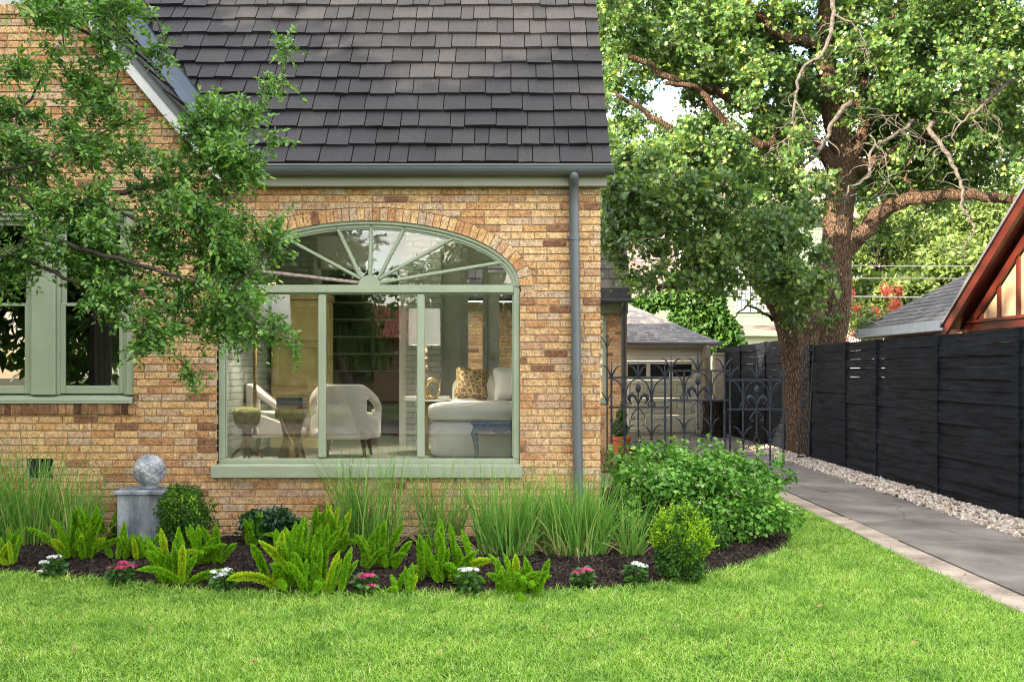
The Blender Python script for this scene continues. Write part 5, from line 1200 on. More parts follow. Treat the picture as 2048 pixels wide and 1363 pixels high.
C_(700, -.45, 925, 100, .12, 'thin upright grass tuft under the left window mullion', 14, lean=.22)
C_(880, -.5, 940, 160, .18, 'narrow tall grass under the right window mullion', 5, lean=.3)
C_(1015, -.95, 955, 330, .24, 'dense tall grass under the right end of the window sill', 6, lean=.25, w=.014)
C_(1150, -.95, 965, 560, .26, 'densest grass clump at the foot of the grey downspout', 7, lean=.2, w=.013)
C_(1085, -.7, 985, 200, .2, 'grass clump filling the gap left of the downspout', 8, lean=.2, w=.013)
C_(1262, -1.0, 985, 120, .09, 'small arching grass tuft in front of the flowering bush', 9, lean=.42, w=.009)
# ---- boxwoods
M['box_lime'] = leafmat('lime_boxwood_leaf', (.14,.32,.012), (.32,.52,.02), (.48,.64,.04), trans=.35)
M['box_mid'] = leafmat('mid_boxwood_leaf', (.022,.085,.012), (.05,.15,.015), (.12,.26,.02), trans=.3)
def shrub(name, loc, lab, cat, blobs, n, size, mat, mat2=None, n2=0, blobs2=None, seed=0, tmpl=LEAF, up=.5):
    t = root(name, loc, lab, cat); g = np.random.default_rng(seed)
    cloud('foliage', blobs, n, size, tmpl, mat, t, up=up, shell=.25, g=g)
    if n2: cloud('young_leaves', blobs2, n2, size, tmpl, mat2, t, up=up, shell=.3, g=g)
    mb = MB(); x, y, z = loc; rr = random.Random(seed)
    for k in range(9):
        b = blobs[k % len(blobs)]; tx, ty, tz = b[0]+rr.uniform(-.5, .5)*b[3], b[1]+rr.uniform(-.5, .5)*b[4], b[2]+rr.uniform(0, .5)*b[5]
        mb.tube([(x, y, z-.02), ((x*2+tx)/3+rr.uniform(-.02, .02), (y*2+ty)/3, z+(tz-z)*.35), (tx, ty, tz)], [.012, .008, .003], 6)
    mb.build('stems', M['bark_small'], t); return t
def rel(x, y, z, L): return [(x+a, y+b, z+c, r1, r2, r3) for a, b, c, r1, r2, r3 in L]
x, y, z = basev(366, -.62); 
def jit(n, R_, H, seed, s=.09):
    rr = random.Random(seed); o = []
    for i in range(n):
        a = rr.uniform(0, 6.28); h = rr.uniform(.12, 1); r = R_*math.sqrt(max(.05, 1-(2*h-1.02)**2))*rr.uniform(.45, .92); o.append((r*math.cos(a), r*math.sin(a)*.9, H*h*.92, s*rr.uniform(.7, 1.3), s*rr.uniform(.7, 1.2), s*rr.uniform(.8, 1.5)))
    return o
shrub('boxwood', (x, y, z), 'round dark boxwood with lime tips right of the pedestal', 'shrub', rel(x, y, z, [(0, 0, .26, .22, .2, .22)]+jit(38, .26, .54, 1, .08)), 11000, (.016, .028), M['box_mid'], M['box_lime'], 500, rel(x, y, z, [(-.05, -.08, .40, .12, .10, .09), (.04, -.05, .43, .11, .10, .07), (.10, -.12, .33, .08, .06, .12), (0, -.16, .30, .1, .05, .06)]), seed=3)
x, y, z = onbed(1362, 1158)
shrub('boxwood', (x, y, z), 'yellow green boxwood in front of the flowering bush', 'shrub', rel(x, y, z, [(0, 0, .27, .14, .13, .17)]+jit(34, .21, .53, 9, .07)), 8500, (.016, .028), M['box_mid'], M['box_lime'], 5200, rel(x, y, z, [(-.1, -.02, .38, .11, .11, .13), (.06, -.02, .40, .12, .11, .12), (.15, .02, .30, .08, .08, .12), (0, -.08, .28, .14, .08, .14), (-.12, -.03, .46, .06, .06, .08), (.02, 0, .5, .07, .07, .07)]), seed=5)
x, y, z = basev(538, -.42)
M['gard'] = leafmat('glossy_dark_leaf', (.012,.045,.018), (.03,.09,.03), (.05,.13,.04), trans=.15, rough=.35)
shrub('low_shrub', (x, y, z), 'low dark glossy shrub against the wall under the window', 'shrub', rel(x, y, z, [(0, 0, .16, .26, .16, .15), (-.12, 0, .2, .13, .12, .1), (.1, 0, .22, .15, .12, .1)]), 2100, (.04, .065), M['gard'], seed=7)
x, y, z = basev(1432, -1.0+.25); 
shrub('low_shrub', (x, y, z), 'small leafy shrub tucked behind the yellow green boxwood', 'shrub', rel(x, y, z, [(0, 0, .12, .14, .12, .12)]), 900, (.025, .04), M['box_mid'], seed=17)
def sprigs(parent_lab, blobs, n, mat, seed):
    t = [o for o in bpy.data.objects if o.get('label') == parent_lab][0]; g = np.random.default_rng(seed)
    V, Ff, TV, TF = sprays([(*b, 1) for b in blobs], n_tw=n, tw_len=.10, leaf=(.016, .026), leaves=11, g=g, up=.4, droop=0, dirbias=(0, -.1, 1.3), spread=1.1)
    link('sprigs', np_mesh('sprigs', V, Ff), mat, t)
x, y, z = basev(366, -.62); sprigs('round dark boxwood with lime tips right of the pedestal', rel(x, y, z, jit(16, .2, .52, 2, .07)), 16, M['box_mid'], 1); sprigs('round dark boxwood with lime tips right of the pedestal', rel(x, y, z, [(-.06, -.05, .48, .10, .08, .06), (.07, -.05, .46, .09, .08, .06), (.02, -.12, .4, .12, .06, .08)]), 9, M['box_lime'], 2)
x, y, z = onbed(1362, 1158); sprigs('yellow green boxwood in front of the flowering bush', rel(x, y, z, jit(18, .21, .56, 5, .06)), 14, M['box_mid'], 3); sprigs('yellow green boxwood in front of the flowering bush', rel(x, y, z, [(-.14, 0, .46, .07, .07, .09), (.0, 0, .52, .1, .08, .07), (.14, 0, .44, .09, .07, .10), (.2, 0, .3, .05, .06, .08), (-.18, 0, .34, .05, .05, .08), (0, -.12, .36, .12, .05, .1)]), 30, M['box_lime'], 4)
# ---- pentas
M['penta_leaf'] = leafmat('penta_leaf', (.03,.10,.02), (.07,.18,.035), (.16,.30,.05), trans=.25)
M['pink'] = leafmat('pink_petal', (.48,.02,.14), (.62,.05,.22), (.70,.16,.34), trans=.2)
M['white'] = leafmat('white_petal', (.55,.57,.62), (.72,.74,.78), (.8,.82,.85), trans=.2)
STAR = (np.array([(math.cos(a*math.pi/5)*(1 if a % 2 == 0 else .35), math.sin(a*math.pi/5)*(1 if a % 2 == 0 else .35), .15 if a % 2 == 0 else 0) for a in range(10)]+[(0,0,.0)]), np.array([(i, (i+1) % 10, 10) for i in range(10)]))
def penta(u, v, mat, heads, lab, seed, h=.2, sc=1.0):
    g = np.random.default_rng(seed); rr = random.Random(seed); x, y, z = onbed(u, v); t = root('penta_plant', (x, y, z), lab, 'flower', 'small bedding flowers')
    k = 150; a = g.uniform(0, 6.28, k); hh = g.uniform(.02, h*.72, k); r = (.07*np.sin(np.clip(hh/h, 0, 1)*2.6+.5))*g.uniform(.3, 1.1, k)*sc
    pos = np.stack([x+np.cos(a)*r, y+np.sin(a)*r, z+hh], 1); out_ = np.stack([np.cos(a), np.sin(a), .15+0*a], 1); T = unit(out_+g.normal(size=(k, 3))*.35); Nn = unit(np.array([[0, 0, 1.0]])+g.normal(size=(k, 3))*.45); B = unit(np.cross(Nn, T)); Nn = np.cross(T, B)
    link('foliage', np_mesh('f', *stamp(*OVATE, pos, T, B, Nn, g.uniform(.03, .062, k)*sc)), M['penta_leaf'], t)
    mb = MB()
    for (dx, dz) in heads:
        hx, hy, hz = x+dx, y-.02+rr.uniform(-.02, .02), z+dz; mb.tube([(x, y, z), (x+dx*.6, y, z+dz*.5), (hx, hy, hz-.01)], .003, 5)
        m = 46; dd = unit(g.normal(size=(m, 3))); dd[:, 2] = np.abs(dd[:, 2])*.6; pos = np.array([hx, hy, hz])+dd*np.array([.038, .038, .022])*sc
        Nn = unit(dd+np.array([0, -.3, .5])+g.normal(size=(m, 3))*.25); T = unit(np.cross(Nn, g.normal(size=(m, 3)))); B = np.cross(Nn, T)
        link('blossom', np_mesh('b', *stamp(*STAR, pos, T, B, Nn, g.uniform(.0085, .012, m)*sc)), mat, t)
    mb.build('stems', M['penta_leaf'], t)
penta(108, 1152, M['white'], [(-.06, .13), (-.01, .165), (.02, .17), (-.075, .06)], 'white penta flower near the left end of the bed', 1)
penta(243, 1166, M['pink'], [(-.06, .10), (-.02, .13), (.02, .14), (.025, .17), (-.065, .13), (.08, .14)], 'pink penta with the fullest heads, beneath the pedestal', 2, sc=1.1)
penta(447, 1180, M['white'], [(0, .14), (-.03, .12), (.03, .17), (-.06, .15), (0, .11)], 'white penta between two foxtail ferns left of the tallest clump', 3)
penta(732, 1185, M['pink'], [(0, .15), (.035, .15), (-.02, .135), (.045, .08)], 'pink penta beside the smallest low fern', 4, sc=.95)
penta(935, 1184, M['white'], [(0, .185), (-.03, .18), (.04, .18)], 'white penta in front of the starry fern', 5, sc=1.05)
penta(1166, 1168, M['pink'], [(0, .12), (.035, .13), (-.04, .12), (.02, .14)], 'pink penta alone on mulch in front of the dense grass', 6, sc=.95)
penta(1272, 1163, M['white'], [(0, .165), (.045, .15)], 'white penta nearest the yellow green boxwood', 7, sc=1.0)
penta(1212, 1095, M['white'], [(0, .12)], 'small white penta half hidden behind the grass clump', 8, h=.14, sc=.8)
# ---- lantana bush
M['lantana'] = leafmat('lantana_leaf', (.06,.19,.03), (.13,.33,.05), (.26,.48,.08), trans=.3, patch=2.5)
t = root('lantana_bush', (1.75, .05, .03), 'broad green lantana bush dotted with tiny pink flowers at the house corner', 'bush')
g = np.random.default_rng(44)
bl = []
for i in range(64):
    x = g.uniform(.95, 2.55); y = g.uniform(-.42, 1.15) if x < 2.3 else g.uniform(-.25, 1.0)
    top = .80-.12*((x-1.8)/.9)**2; z = g.uniform(.10, top-.10) if i % 2 else top-.13
    if y < -.1 and i % 2 == 0: z -= .10
    bl.append((x, y, z, g.uniform(.13, .22), g.uniform(.12, .2), g.uniform(.10, .17)))
for i in range(26): bl.append((g.uniform(.9, 2.5), g.uniform(-.2, 1.0), g.uniform(.74, .86), .05, .05, .10))
for i in range(16): x = g.uniform(1.5, 2.5); bl.append((x, -.45+.1*abs(x-1.9), g.uniform(.1, .45), .13, .10, .13))
cloud('foliage', bl, 17000, (.032, .062), OVATE, M['lantana'], t, up=.9, shell=.35, outw=.5, g=g)
n = 130; pick = g.choice(len(bl), n); bb = np.array(bl)[pick]; dd = unit(g.normal(size=(n, 3))+np.array([0, -.7, .9])); fc = bb[:, :3]+dd*bb[:, 3:6]*1.05
M['lant_fl'] = leafmat('lantana_petal', (.62,.40,.42), (.75,.60,.55), (.8,.72,.5), trans=.2)
m = 9; pos = np.repeat(fc, m, 0)+g.normal(size=(n*m, 3))*.007; Nn = unit(np.repeat(dd, m, 0)+g.normal(size=(n*m, 3))*.3); T = unit(np.cross(Nn, g.normal(size=(n*m, 3)))); B = np.cross(Nn, T)
o = link('blossoms', np_mesh('b', *stamp(*STAR, pos, T, B, Nn, g.uniform(.005, .008, n*m))), M['lant_fl'], t); o['kind'] = 'stuff'
mb = MB()
for i in range(60): b = bl[i]; fx, fy = 1.75+(b[0]-1.75)*.55, .3+(b[1]-.3)*.5; mb.tube([(fx, fy, .0), ((fx+b[0])/2, (fy+b[1])/2, b[2]*.5), (b[0], b[1], b[2]+.05)], [.008, .006, .003], 5)
mb.build('stems', M['bark_small'], t)
# spiky plant by the pot
t = root('strap_leaf_plant', (2.50, 10.1, 0), 'strap leaved plant beside the terracotta pot on the patio', 'plant'); n = 70; g = np.random.default_rng(3); a = g.uniform(0, 6.28, n); ln = g.uniform(.2, 1.1, n)
D = unit(np.stack([np.cos(a)*ln, np.sin(a)*ln, np.ones(n)], 1)); link('blades', blade_mesh('b', np.stack([np.cos(a)*.07, np.sin(a)*.07, 0*a], 1), D, g.uniform(.2, .42, n), np.full(n, .035), g.uniform(.1, .5, n), seg=5, g=g), M['box_mid'], t, local=True)
# ---- pedestal with carved ball
M['stone'] = surf('blue_grey_patina', (.08,.10,.135), (.34,.38,.43), rough=.75, scale=5, bump=.25, bscale=50, contrast=(.32,.68), fine=.25, stretch=(1.6,1.6,.6))
x, y, _ = basev(296, -.30); hw = .205
t = root('pedestal', (x, y, .03), 'square blue grey patina pedestal in the bed by the wall', 'pedestal')
MB().box(x-hw, x+hw, y-hw, y+hw, .06, .50, .006).build('shaft', M['stone'], t); MB().box(x-hw-.02, x+hw+.02, y-hw-.02, y+hw+.02, .02, .06, .006).build('base', M['stone'], t)
MB().box(x-hw-.028, x+hw+.028, y-hw-.028, y+hw+.028, .50, .538, .008).build('cap', M['stone'], t)
bx, by_ = x+.02, y-.02; t2 = root('garden_ball', (bx, by_, .54), 'carved grey artichoke ball on top of the pedestal', 'ornament')
MB().lathe(bx, by_, [(.075, .539), (.078, .55), (.06, .562), (.058, .575)], 28).build('base', M['stone'], t2, smooth=True)
def carved(cx, cy, cz, r):
    nu, nv_ = 120, 70; vs = []; fs = []
    for j in range(nv_+1):
        ph = -math.pi/2+math.pi*j/nv_
        for i in range(nu):
            th = 2*math.pi*i/nu; a = (th*9/math.pi/2+ph*2.6) % 1; b = (th*9/math.pi/2-ph*2.6) % 1; gr_ = min(a, 1-a, b, 1-b); lift = .35*(a+1-b)/2
            rr = r*(1-.06*max(0, 1-gr_/.10)+.045*(lift-.2)*math.cos(ph)); vs.append((cx+rr*math.cos(ph)*math.cos(th), cy+rr*math.cos(ph)*math.sin(th), cz+rr*math.sin(ph)))
    for j in range(nv_):
        for i in range(nu): fs.append((j*nu+i, j*nu+(i+1) % nu, (j+1)*nu+(i+1) % nu, (j+1)*nu+i))
    m = MB(); m.v = vs; m.f = fs; return m
carved(bx, by_, .70, .143).build('ball', surf('pale_patina', (.17,.20,.25), (.50,.53,.57), rough=.6, scale=9, fine=.3, bscale=40, bump=.3), t2, smooth=True)
# ================================================================ TREES
# ---- small leaved tree whose boughs hang in front of the wall
M['elm'] = leafmat('small_elm_leaf', (.055,.16,.034), (.135,.30,.062), (.28,.45,.085), trans=.33, rough=.4, spec=.5, patch=3)
t = root('elm_tree', (-5.05, -2.7, 0), 'small leaved tree whose boughs hang across the house front on the left', 'tree')
mb = MB(); limb(mb, [(-5.05, -2.7, -.2), (-5.0, -2.7, .8), (-4.9, -2.65, 1.8), (-4.95, -2.6, 3.0), (-4.9, -2.5, 4.6), (-4.6, -2.3, 6)], .17, .07, 14, wob=.05)
mb.build('trunk', M['bark_small'], t, smooth=True)
def PL(L): return [P(*q) for q in L]
br = [([(-330,640,7.35), (-150,560,7.35), (20,505,7.4), (95,440,7.4), (190,395,7.5), (330,365,7.6), (430,320,7.6), (500,245,7.6), (560,170,7.5), (575,100,7.5)], .050, .004),
      ([(20,505,7.4), (110,545,7.3), (200,590,7.4), (280,645,7.4), (345,700,7.5), (385,765,7.5)], .022, .003),
      ([(60,470,7.4), (180,500,7.2), (330,545,7.2), (450,590,7.2), (530,655,7.1), (600,690,7.1)], .026, .003),
      ([(450,590,7.2), (510,540,7.2), (555,485,7.2), (583,440,7.2)], .010, .002),
      ([(-330,360,7.3), (-120,300,7.3), (30,230,7.4), (90,150,7.5), (110,110,7.5)], .028, .003),
      ([(-120,300,7.3), (20,340,7.3), (150,290,7.4), (260,240,7.5), (330,230,7.5)], .02, .003),
      ([(-330,-80,7.3), (-80,-60,7.3), (60,5,7.4), (130,38,7.4), (200,90,7.5), (235,140,7.5), (215,200,7.5)], .034, .004),
      ([(-80,-60,7.3), (120,-50,7.4), (260,-20,7.5), (320,50,7.5), (325,130,7.5)], .022, .003),
      ([(190,395,7.5), (300,450,7.3), (400,430,7.3), (480,390,7.3)], .016, .003),
      ([(430,320,7.6), (500,320,7.6), (548,300,7.6), (552,255,7.6)], .009, .002),
      ([(130,38,7.4), (125,90,7.4), (112,130,7.4)], .008, .002), ([(95,440,7.4), (50,400,7.3), (10,330,7.3)], .02, .004)]
for L, r0, r1 in br:
    mb = MB(); limb(mb, PL(L), r0*.8, r1, 8, jig=.012, wob=.06); mb.build('bough', M['bark_small'], t, smooth=True)
eb = [(0,330,100,110,1.2), (110,300,100,75,1), (40,135,70,30,.45), (20,235,90,45,.8), (200,270,100,70,1), (320,345,110,75,1.1), (430,330,75,60,.9), (495,330,45,35,.4), (80,420,100,50,.8), (240,420,110,60,1.1), (370,420,90,60,1), (130,500,110,45,.9), (290,510,130,60,1.3),
      (440,500,85,70,1.2), (535,485,38,38,.35), (240,585,100,45,.9), (390,600,120,60,1.2), (520,655,60,30,.5), (590,690,20,10,.06), (335,690,60,42,.6), (380,745,22,25,.12), (20,530,50,40,.5), (120,30,90,38,.8), (215,95,45,50,.45), (270,15,70,35,.6), (318,95,26,45,.2), (155,150,40,45,.4), (205,195,50,42,.5),
      (120,0,90,15,.3), (430,225,45,38,.35), (490,230,40,28,.3), (545,165,32,16,.12), (573,95,16,34,.13), (549,280,14,28,.08), (555,455,20,28,.14), (110,95,20,30,.08), (-60,250,80,160,1), (-60,520,80,70,.8), (470,440,60,50,.6), (480,570,60,50,.7), (405,265,45,35,.5), (440,300,40,40,.5), (415,225,35,25,.3), (440,650,70,35,.5)]
gg = np.random.default_rng(5); blobs = []
for (u, v, ru, rv, w) in eb:
    d = 7.35+gg.uniform(-.15, .25); x, y, z = P(u, v, d); s = d/F
    if w > .5:
        for k in range(5):                                # break the bough up into clumps
            a = gg.uniform(0, 6.28); rr = gg.uniform(.25, .8)
            blobs.append((x+ru*s*rr*math.cos(a), y+gg.uniform(-.22, .22), z+rv*s*rr*math.sin(a), ru*s*.42, .18, rv*s*.42, w*.21))
    else: blobs.append((x, y, z, ru*s, .12 if w > .2 else .03, rv*s, w))
V, Ff, TV, TF = sprays(blobs, n_tw=86, tw_len=.25, leaf=(.030, .049), leaves=17, g=gg, dirbias=(.25, 0, -.05))
link('crown', np_mesh('crown', V, Ff), M['elm'], t); link('twigs', np_mesh('twigs', TV, TF), M['bark_small'], t)
# ---- the big oak
oak = root('oak_tree', (5.1, 10.9, 0), 'large old post oak with twin trunks beside the black fence', 'tree')
M['oakleaf'] = leafmat('oak_leaf', (.042,.108,.036), (.115,.21,.052), (.27,.345,.08), trans=.34, rough=.4, patch=.6, spec=.5)
mb = MB(); limb(mb, PL([(1610,930,20.6), (1604,860,20.6), (1598,770,20.7), (1587,700,20.7), (1572,640,20.6), (1545,590,20.4), (1508,545,20.2), (1480,490,20), (1440,440,19.8), (1400,380,19.6)]), .35, .12, 22, wob=.05, k=6); limb(mb, PL([(1596,760,20.75), (1604,690,20.9), (1618,630,21.1), (1640,570,21.4), (1662,500,21.6)]), .33, .24, 18, wob=.05, k=6); mb.build('trunk', M['bark'], oak, smooth=False)
mb = MB(); limb(mb, PL([(1640,930,21.9), (1648,800,21.9), (1655,690,21.9), (1668,600,21.8), (1672,500,21.7), (1680,400,21.6), (1690,320,21.5), (1672,250,21.4), (1660,180,21.3), (1648,90,21.2), (1655,0,21.1), (1640,-150,21)]), .43, .15, 24, wob=.05, k=6); mb.build('trunk', M['bark'], oak, smooth=False)
lb = [([(1690,500,21.7), (1735,455,21.5), (1775,415,21.3), (1840,395,21), (1930,388,20.8), (2030,400,20.5), (2150,380,20)], .21, .07),
      ([(1700,340,21.5), (1760,320,21.2), (1830,285,21), (1900,240,20.8), (2000,200,20.5), (2120,150,20)], .17, .05),
      ([(1690,330,21.5), (1730,260,21.2), (1720,180,21), (1760,80,21), (1820,-40,21)], .15, .05),
      ([(1680,350,21.5), (1620,280,21.2), (1560,230,21), (1480,205,20.7), (1420,175,20.4), (1360,165,20), (1260,110,19.6)], .16, .05),
      ([(1655,100,21.2), (1610,80,21), (1560,70,20.8), (1500,10,20.5), (1440,-60,20)], .14, .06),
      ([(1560,230,21), (1540,290,20.6), (1450,240,20.2), (1390,175,19.9), (1330,170,19.7)], .10, .04),
      ([(1400,380,19.6), (1340,350,19), (1280,370,18.5), (1230,400,18)], .11, .03),
      ([(1475,490,20), (1420,500,19), (1370,560,18.4), (1320,575,18)], .12, .05),
      ([(1440,440,19.8), (1380,300,19.5), (1300,230,19.3), (1230,190,19)], .10, .03),
      ([(1840,395,21), (1810,350,21), (1830,300,21)], .05, .02), ([(2000,200,20.5), (1960,100,20.5), (1990,20,20.5)], .08, .03), ([(1545,640,20.6), (1500,610,20), (1465,640,19.7)], .03, .01)]
for L, r0, r1 in lb: mb = MB(); limb(mb, PL(L), r0, r1, 12, jig=.035, wob=.06); mb.build('limb', M['bark'], oak)
dead = [([(1900,240,19.9), (1860,250,19.5), (1885,290,19.3), (1905,330,19.2), (1925,370,19.1), (1925,420,19), (1950,455,19), (1930,490,19), (1925,520,19)], .060, .008),
        ([(1830,240,19.9), (1790,270,19.6), (1745,300,19.3), (1740,350,19.2), (1700,375,19.1), (1690,400,19), (1680,440,19), (1665,460,19)], .04, .006),
        ([(1702,205,19.9), (1672,232,19.6), (1655,275,19.6), (1632,310,19.5), (1600,345,19.4)], .06, .018),
        ([(1665,0,19.6), (1665,60,19.5), (1640,110,19.4), (1600,145,19.4), (1590,200,19.3), (1585,260,19.3), (1560,290,19.2), (1530,310,19.2), (1540,340,19.1)], .045, .01),
        ([(1740,270,19.4), (1770,310,19.2), (1780,360,19.1), (1800,390,19)], .018, .003), ([(1790,270,19.6), (1775,240,19.4), (1800,225,19.3)], .015, .003), ([(2060,130,19), (1990,190,19), (1930,240,19), (1900,270,19)], .05, .01),
        ([(1670,30,19.4), (1720,60,19.3), (1740,120,19.2)], .02, .004), ([(1960,150,19), (1965,200,19), (1940,250,19)], .02, .004), ([(1590,200,19.3), (1620,260,19.2), (1610,300,19.1)], .015, .003)]
rr = random.Random(12)
for L, r0, r1 in dead:
    mb = MB(); sp = limb(mb, PL(L), r0, r1, 8, jig=.03, wob=.08, g=rr)
    for k in range(10):
        p = sp[rr.randrange(3, len(sp))]; a = rr.uniform(0, 6.28); l = rr.uniform(.25, .8); q = [p, p+np.array([math.cos(a)*l*.4, rr.uniform(-.1, .1), math.sin(a)*l*.3]), p+np.array([math.cos(a+.5)*l*.8, rr.uniform(-.1, .1), math.sin(a)*l*.6-.1]), p+np.array([math.cos(a)*l, 0, math.sin(a)*l-.2])]
        limb(mb, q, r1+.006, .003, 5, jig=.01, k=3, g=rr)
    mb.build('dead_branch', M['deadwood'], oak)
ob = [(1240,400,60,60,17.6,1), (1300,450,85,65,17.8,1.2), (1400,400,105,60,18,1.3), (1480,460,95,70,18.5,1.3), (1400,510,100,50,18,1.1), (1540,545,85,60,18.9,1), (1330,550,65,35,18,.7), (1450,575,55,25,18.5,.4), (1600,600,50,38,19.4,.6), (1620,520,55,50,19.2,.8), (1700,640,42,25,20.3,.3), (1240,480,35,60,17.6,.5), (1560,470,60,50,19,.9),
      (1250,310,65,50,19,1), (1350,290,85,55,19.5,1.1), (1440,320,85,50,19.5,1.1), (1540,370,75,60,19.2,1), (1570,300,55,40,20,.7), (1310,360,70,40,18.4,.9), (1610,420,50,50,19.5,.8), (1230,60,70,55,20,1), (1330,90,75,60,20,1), (1250,150,45,50,20,.7), (1420,60,85,55,21,1), (1500,125,70,50,20,1), (1560,40,70,45,21,.9),
      (1470,210,45,22,20,.35), (1600,150,50,42,21,.6), (1720,50,85,55,21,1.1), (1750,150,80,55,20,1.1), (1820,80,85,60,21,1.1), (1900,40,80,55,21,1.1), (1990,50,80,60,21,1.1), (1850,190,95,55,20,1.2), (1950,165,75,50,20,1), (2040,180,60,75,20,1), (1780,250,65,35,21,.8), (1900,275,85,45,21,1), (2000,290,80,55,21,1),
      (1850,340,75,26,22,.7), (1960,375,80,26,22,.6), (1790,450,50,26,22,.45), (1750,330,36,20,22,.3), (1720,225,45,36,21.6,.6), (1390,130,50,40,20,.6), (1560,210,35,35,20.4,.4), (2070,420,50,30,22,.4), (1690,130,40,50,20.4,.4), (1870,430,50,16,22,.2)]
ob += [(u, -75, 100, 60, 20.5, 1) for u in range(1200, 2150, 110)]+[(u, -180, 110, 60, 21, .8) for u in range(1200, 2150, 130)]+[(2130, 250, 60, 100, 20, 1), (2120, 60, 60, 80, 20, 1)]
rr2_ = random.Random(3)
for i in range(230):
    u, v = rr2_.uniform(1190, 2060), rr2_.uniform(-20, 380)
    if (1355 < u < 1395 and 170 < v < 215) or (1600 < u < 1740 and v > 260) or (1645 < u < 1680 and v < 240): continue
    ob.append((u, v, 52, 38, rr2_.uniform(20.5, 25), .5))
gg = np.random.default_rng(8); blobs = []
for (u, v, ru, rv, d, w) in ob:
    x, y, z = P(u, v, d); s = d/F; K = max(2, int(9*w))
    for k in range(K):
        a = gg.uniform(0, 6.28); rr_ = gg.uniform(.1, .95)
        blobs.append((x+ru*s*rr_*math.cos(a), y+gg.uniform(-1.3, 1.5), z+rv*s*rr_*math.sin(a), ru*s*.36, .32, rv*s*.34, w*.12))
V, Ff, TV, TF = sprays(blobs, n_tw=195, tw_len=.5, leaf=(.068, .130), leaves=9, tmpl=OAK, g=gg, up=.5, spread=1.5, dirbias=(0, -.15, 0))
print('oak leaves', len(V)//12)
link('crown', np_mesh('crown', V, Ff), M['oakleaf'], oak); link('twigs', np_mesh('twigs', TV, TF), M['bark_small'], oak)
# ---- other trees
def tree(name, x, y, th, cz, rx, rz, n, leaf, mat, label, grp=None, seed=0, tr=.22, lean=0.0, nb=26, kind=None, blobs=None, tmpl=QUADL):
    g = np.random.default_rng(seed); rr = random.Random(seed); t = root(name, (x, y, 0), label, 'tree', grp); bl = []
    for k in range(nb):
        d = unit(g.normal(size=(1, 3)))[0]; r = g.uniform(.35, .82); s = g.uniform(.26, .42); bl.append((x+lean+d[0]*rx*r, y+d[1]*rx*r, cz+d[2]*rz*r, rx*s, rx*s, rz*s*.9))
    cloud('crown', bl+(blobs or []), n, leaf, tmpl, mat, t, up=.5, shell=.25, g=g)
    mb = MB(); limb(mb, [(x, y, -.1), (x+lean*.3, y, th*.5), (x+lean*.6, y, th), (x+lean, y, cz)], tr, tr*.45, 10, wob=.05)
    for k in range(6): b = bl[k]; limb(mb, [(x+lean*.6, y, th), ((x+lean*.6+b[0])/2, (y+b[1])/2, (th+b[2])/2+.3), b[:3]], tr*.4, tr*.1, 7)
    mb.build('trunk', M['bark'], t); return t
M['farleaf'] = leafmat('distant_light_leaf', (.07,.115,.025), (.13,.19,.045), (.21,.26,.09), trans=.35, rough=.6)
M['streetleaf'] = leafmat('street_tree_leaf', (.03,.09,.015), (.07,.16,.03), (.12,.22,.04), trans=.3, rough=.5)
far = [(1730,520,52,150,140), (1860,500,58,160,150), (1990,500,50,150,150), (1920,560,44,120,90), (1790,610,42,90,70), (1640,480,64,130,120), (1500,470,70,120,90), (1330,400,75,130,80), (2090,470,56,150,150)]
fk = ['airy pale tree right behind the oak trunk and the power lines', 'sunlit tree rising above the grey shingled roof ridge', 'sunlit tree behind the red trimmed gable rake', 'lower round tree just over the neighbour\'s shingled roof', 'low bushy tree beside the red crape myrtle', 'far tree glimpsed between the oak trunks', 'far tree showing behind the pale green house', 'far tree showing above the tan shingled roof', 'far tree partly hidden by the neighbour\'s gable']
for i, (u, v, d, ru, rv) in enumerate(far):
    x, y, z = P(u, v, d); s = d/F; tree('shade_tree', x, y, max(1.2, z-rv*s*.9), z, ru*s, rv*s, 9000, (.22, .42), M['farleaf'], fk[i], 'trees beyond the fence', seed=60+i, tr=.3)
# crape myrtle
x, y, z = P(1742, 640, 31); t = tree('crape_myrtle', x, y, 1.3, z, .95, .95, 3000, (.07, .13), M['farleaf'], 'crape myrtle full of red blossom behind the black fence', seed=5, tr=.07)
M['redf'] = leafmat('red_blossom', (.42,.02,.03), (.62,.05,.07), (.75,.16,.18), trans=.2)
g = np.random.default_rng(9); cloud('blossom', [(x+g.uniform(-.9, .9), y+g.uniform(-.8, .3), z+g.uniform(-.85, .95), .16, .15, .20) for _ in range(26)], 3400, (.04, .075), QUADL, M['redf'], t, g=g)
# ---- vine mass on the neighbouring building
M['vine'] = leafmat('vine_leaf', (.03,.085,.014), (.06,.15,.024), (.12,.21,.045), trans=.35)
def vb(L, d): return [(*P(u, v, d), ru*d/F, .35, rv*d/F) for (u, v, ru, rv) in L]
t = root('climbing_vine', P(1395, 700, 31)[:2]+(0,), 'bright green vine smothering the back wall above the garage roof', 'vine'); g = np.random.default_rng(21)
cloud('foliage', vb([(1300,605,45,18), (1350,598,40,20), (1385,600,30,40), (1370,640,35,30), (1400,660,30,40), (1425,600,25,60), (1420,560,30,30), (1440,650,25,35), (1460,660,20,30), (1440,690,28,18), (1410,520,22,30), (1350,560,18,18), (1480,690,12,10), (1390,695,20,20)], 31), 9500, (.10, .19), OVATE, M['vine'], t, g=g, shell=.2)
mb = MB(); [mb.tube([P(u, 900, 31.3), P(u+6, 700, 31.3), P(u-8, 560, 31.2)], [.05, .04, .02], 6) for u in (1360, 1400, 1434)]; mb.build('stems', M['bark_small'], t)
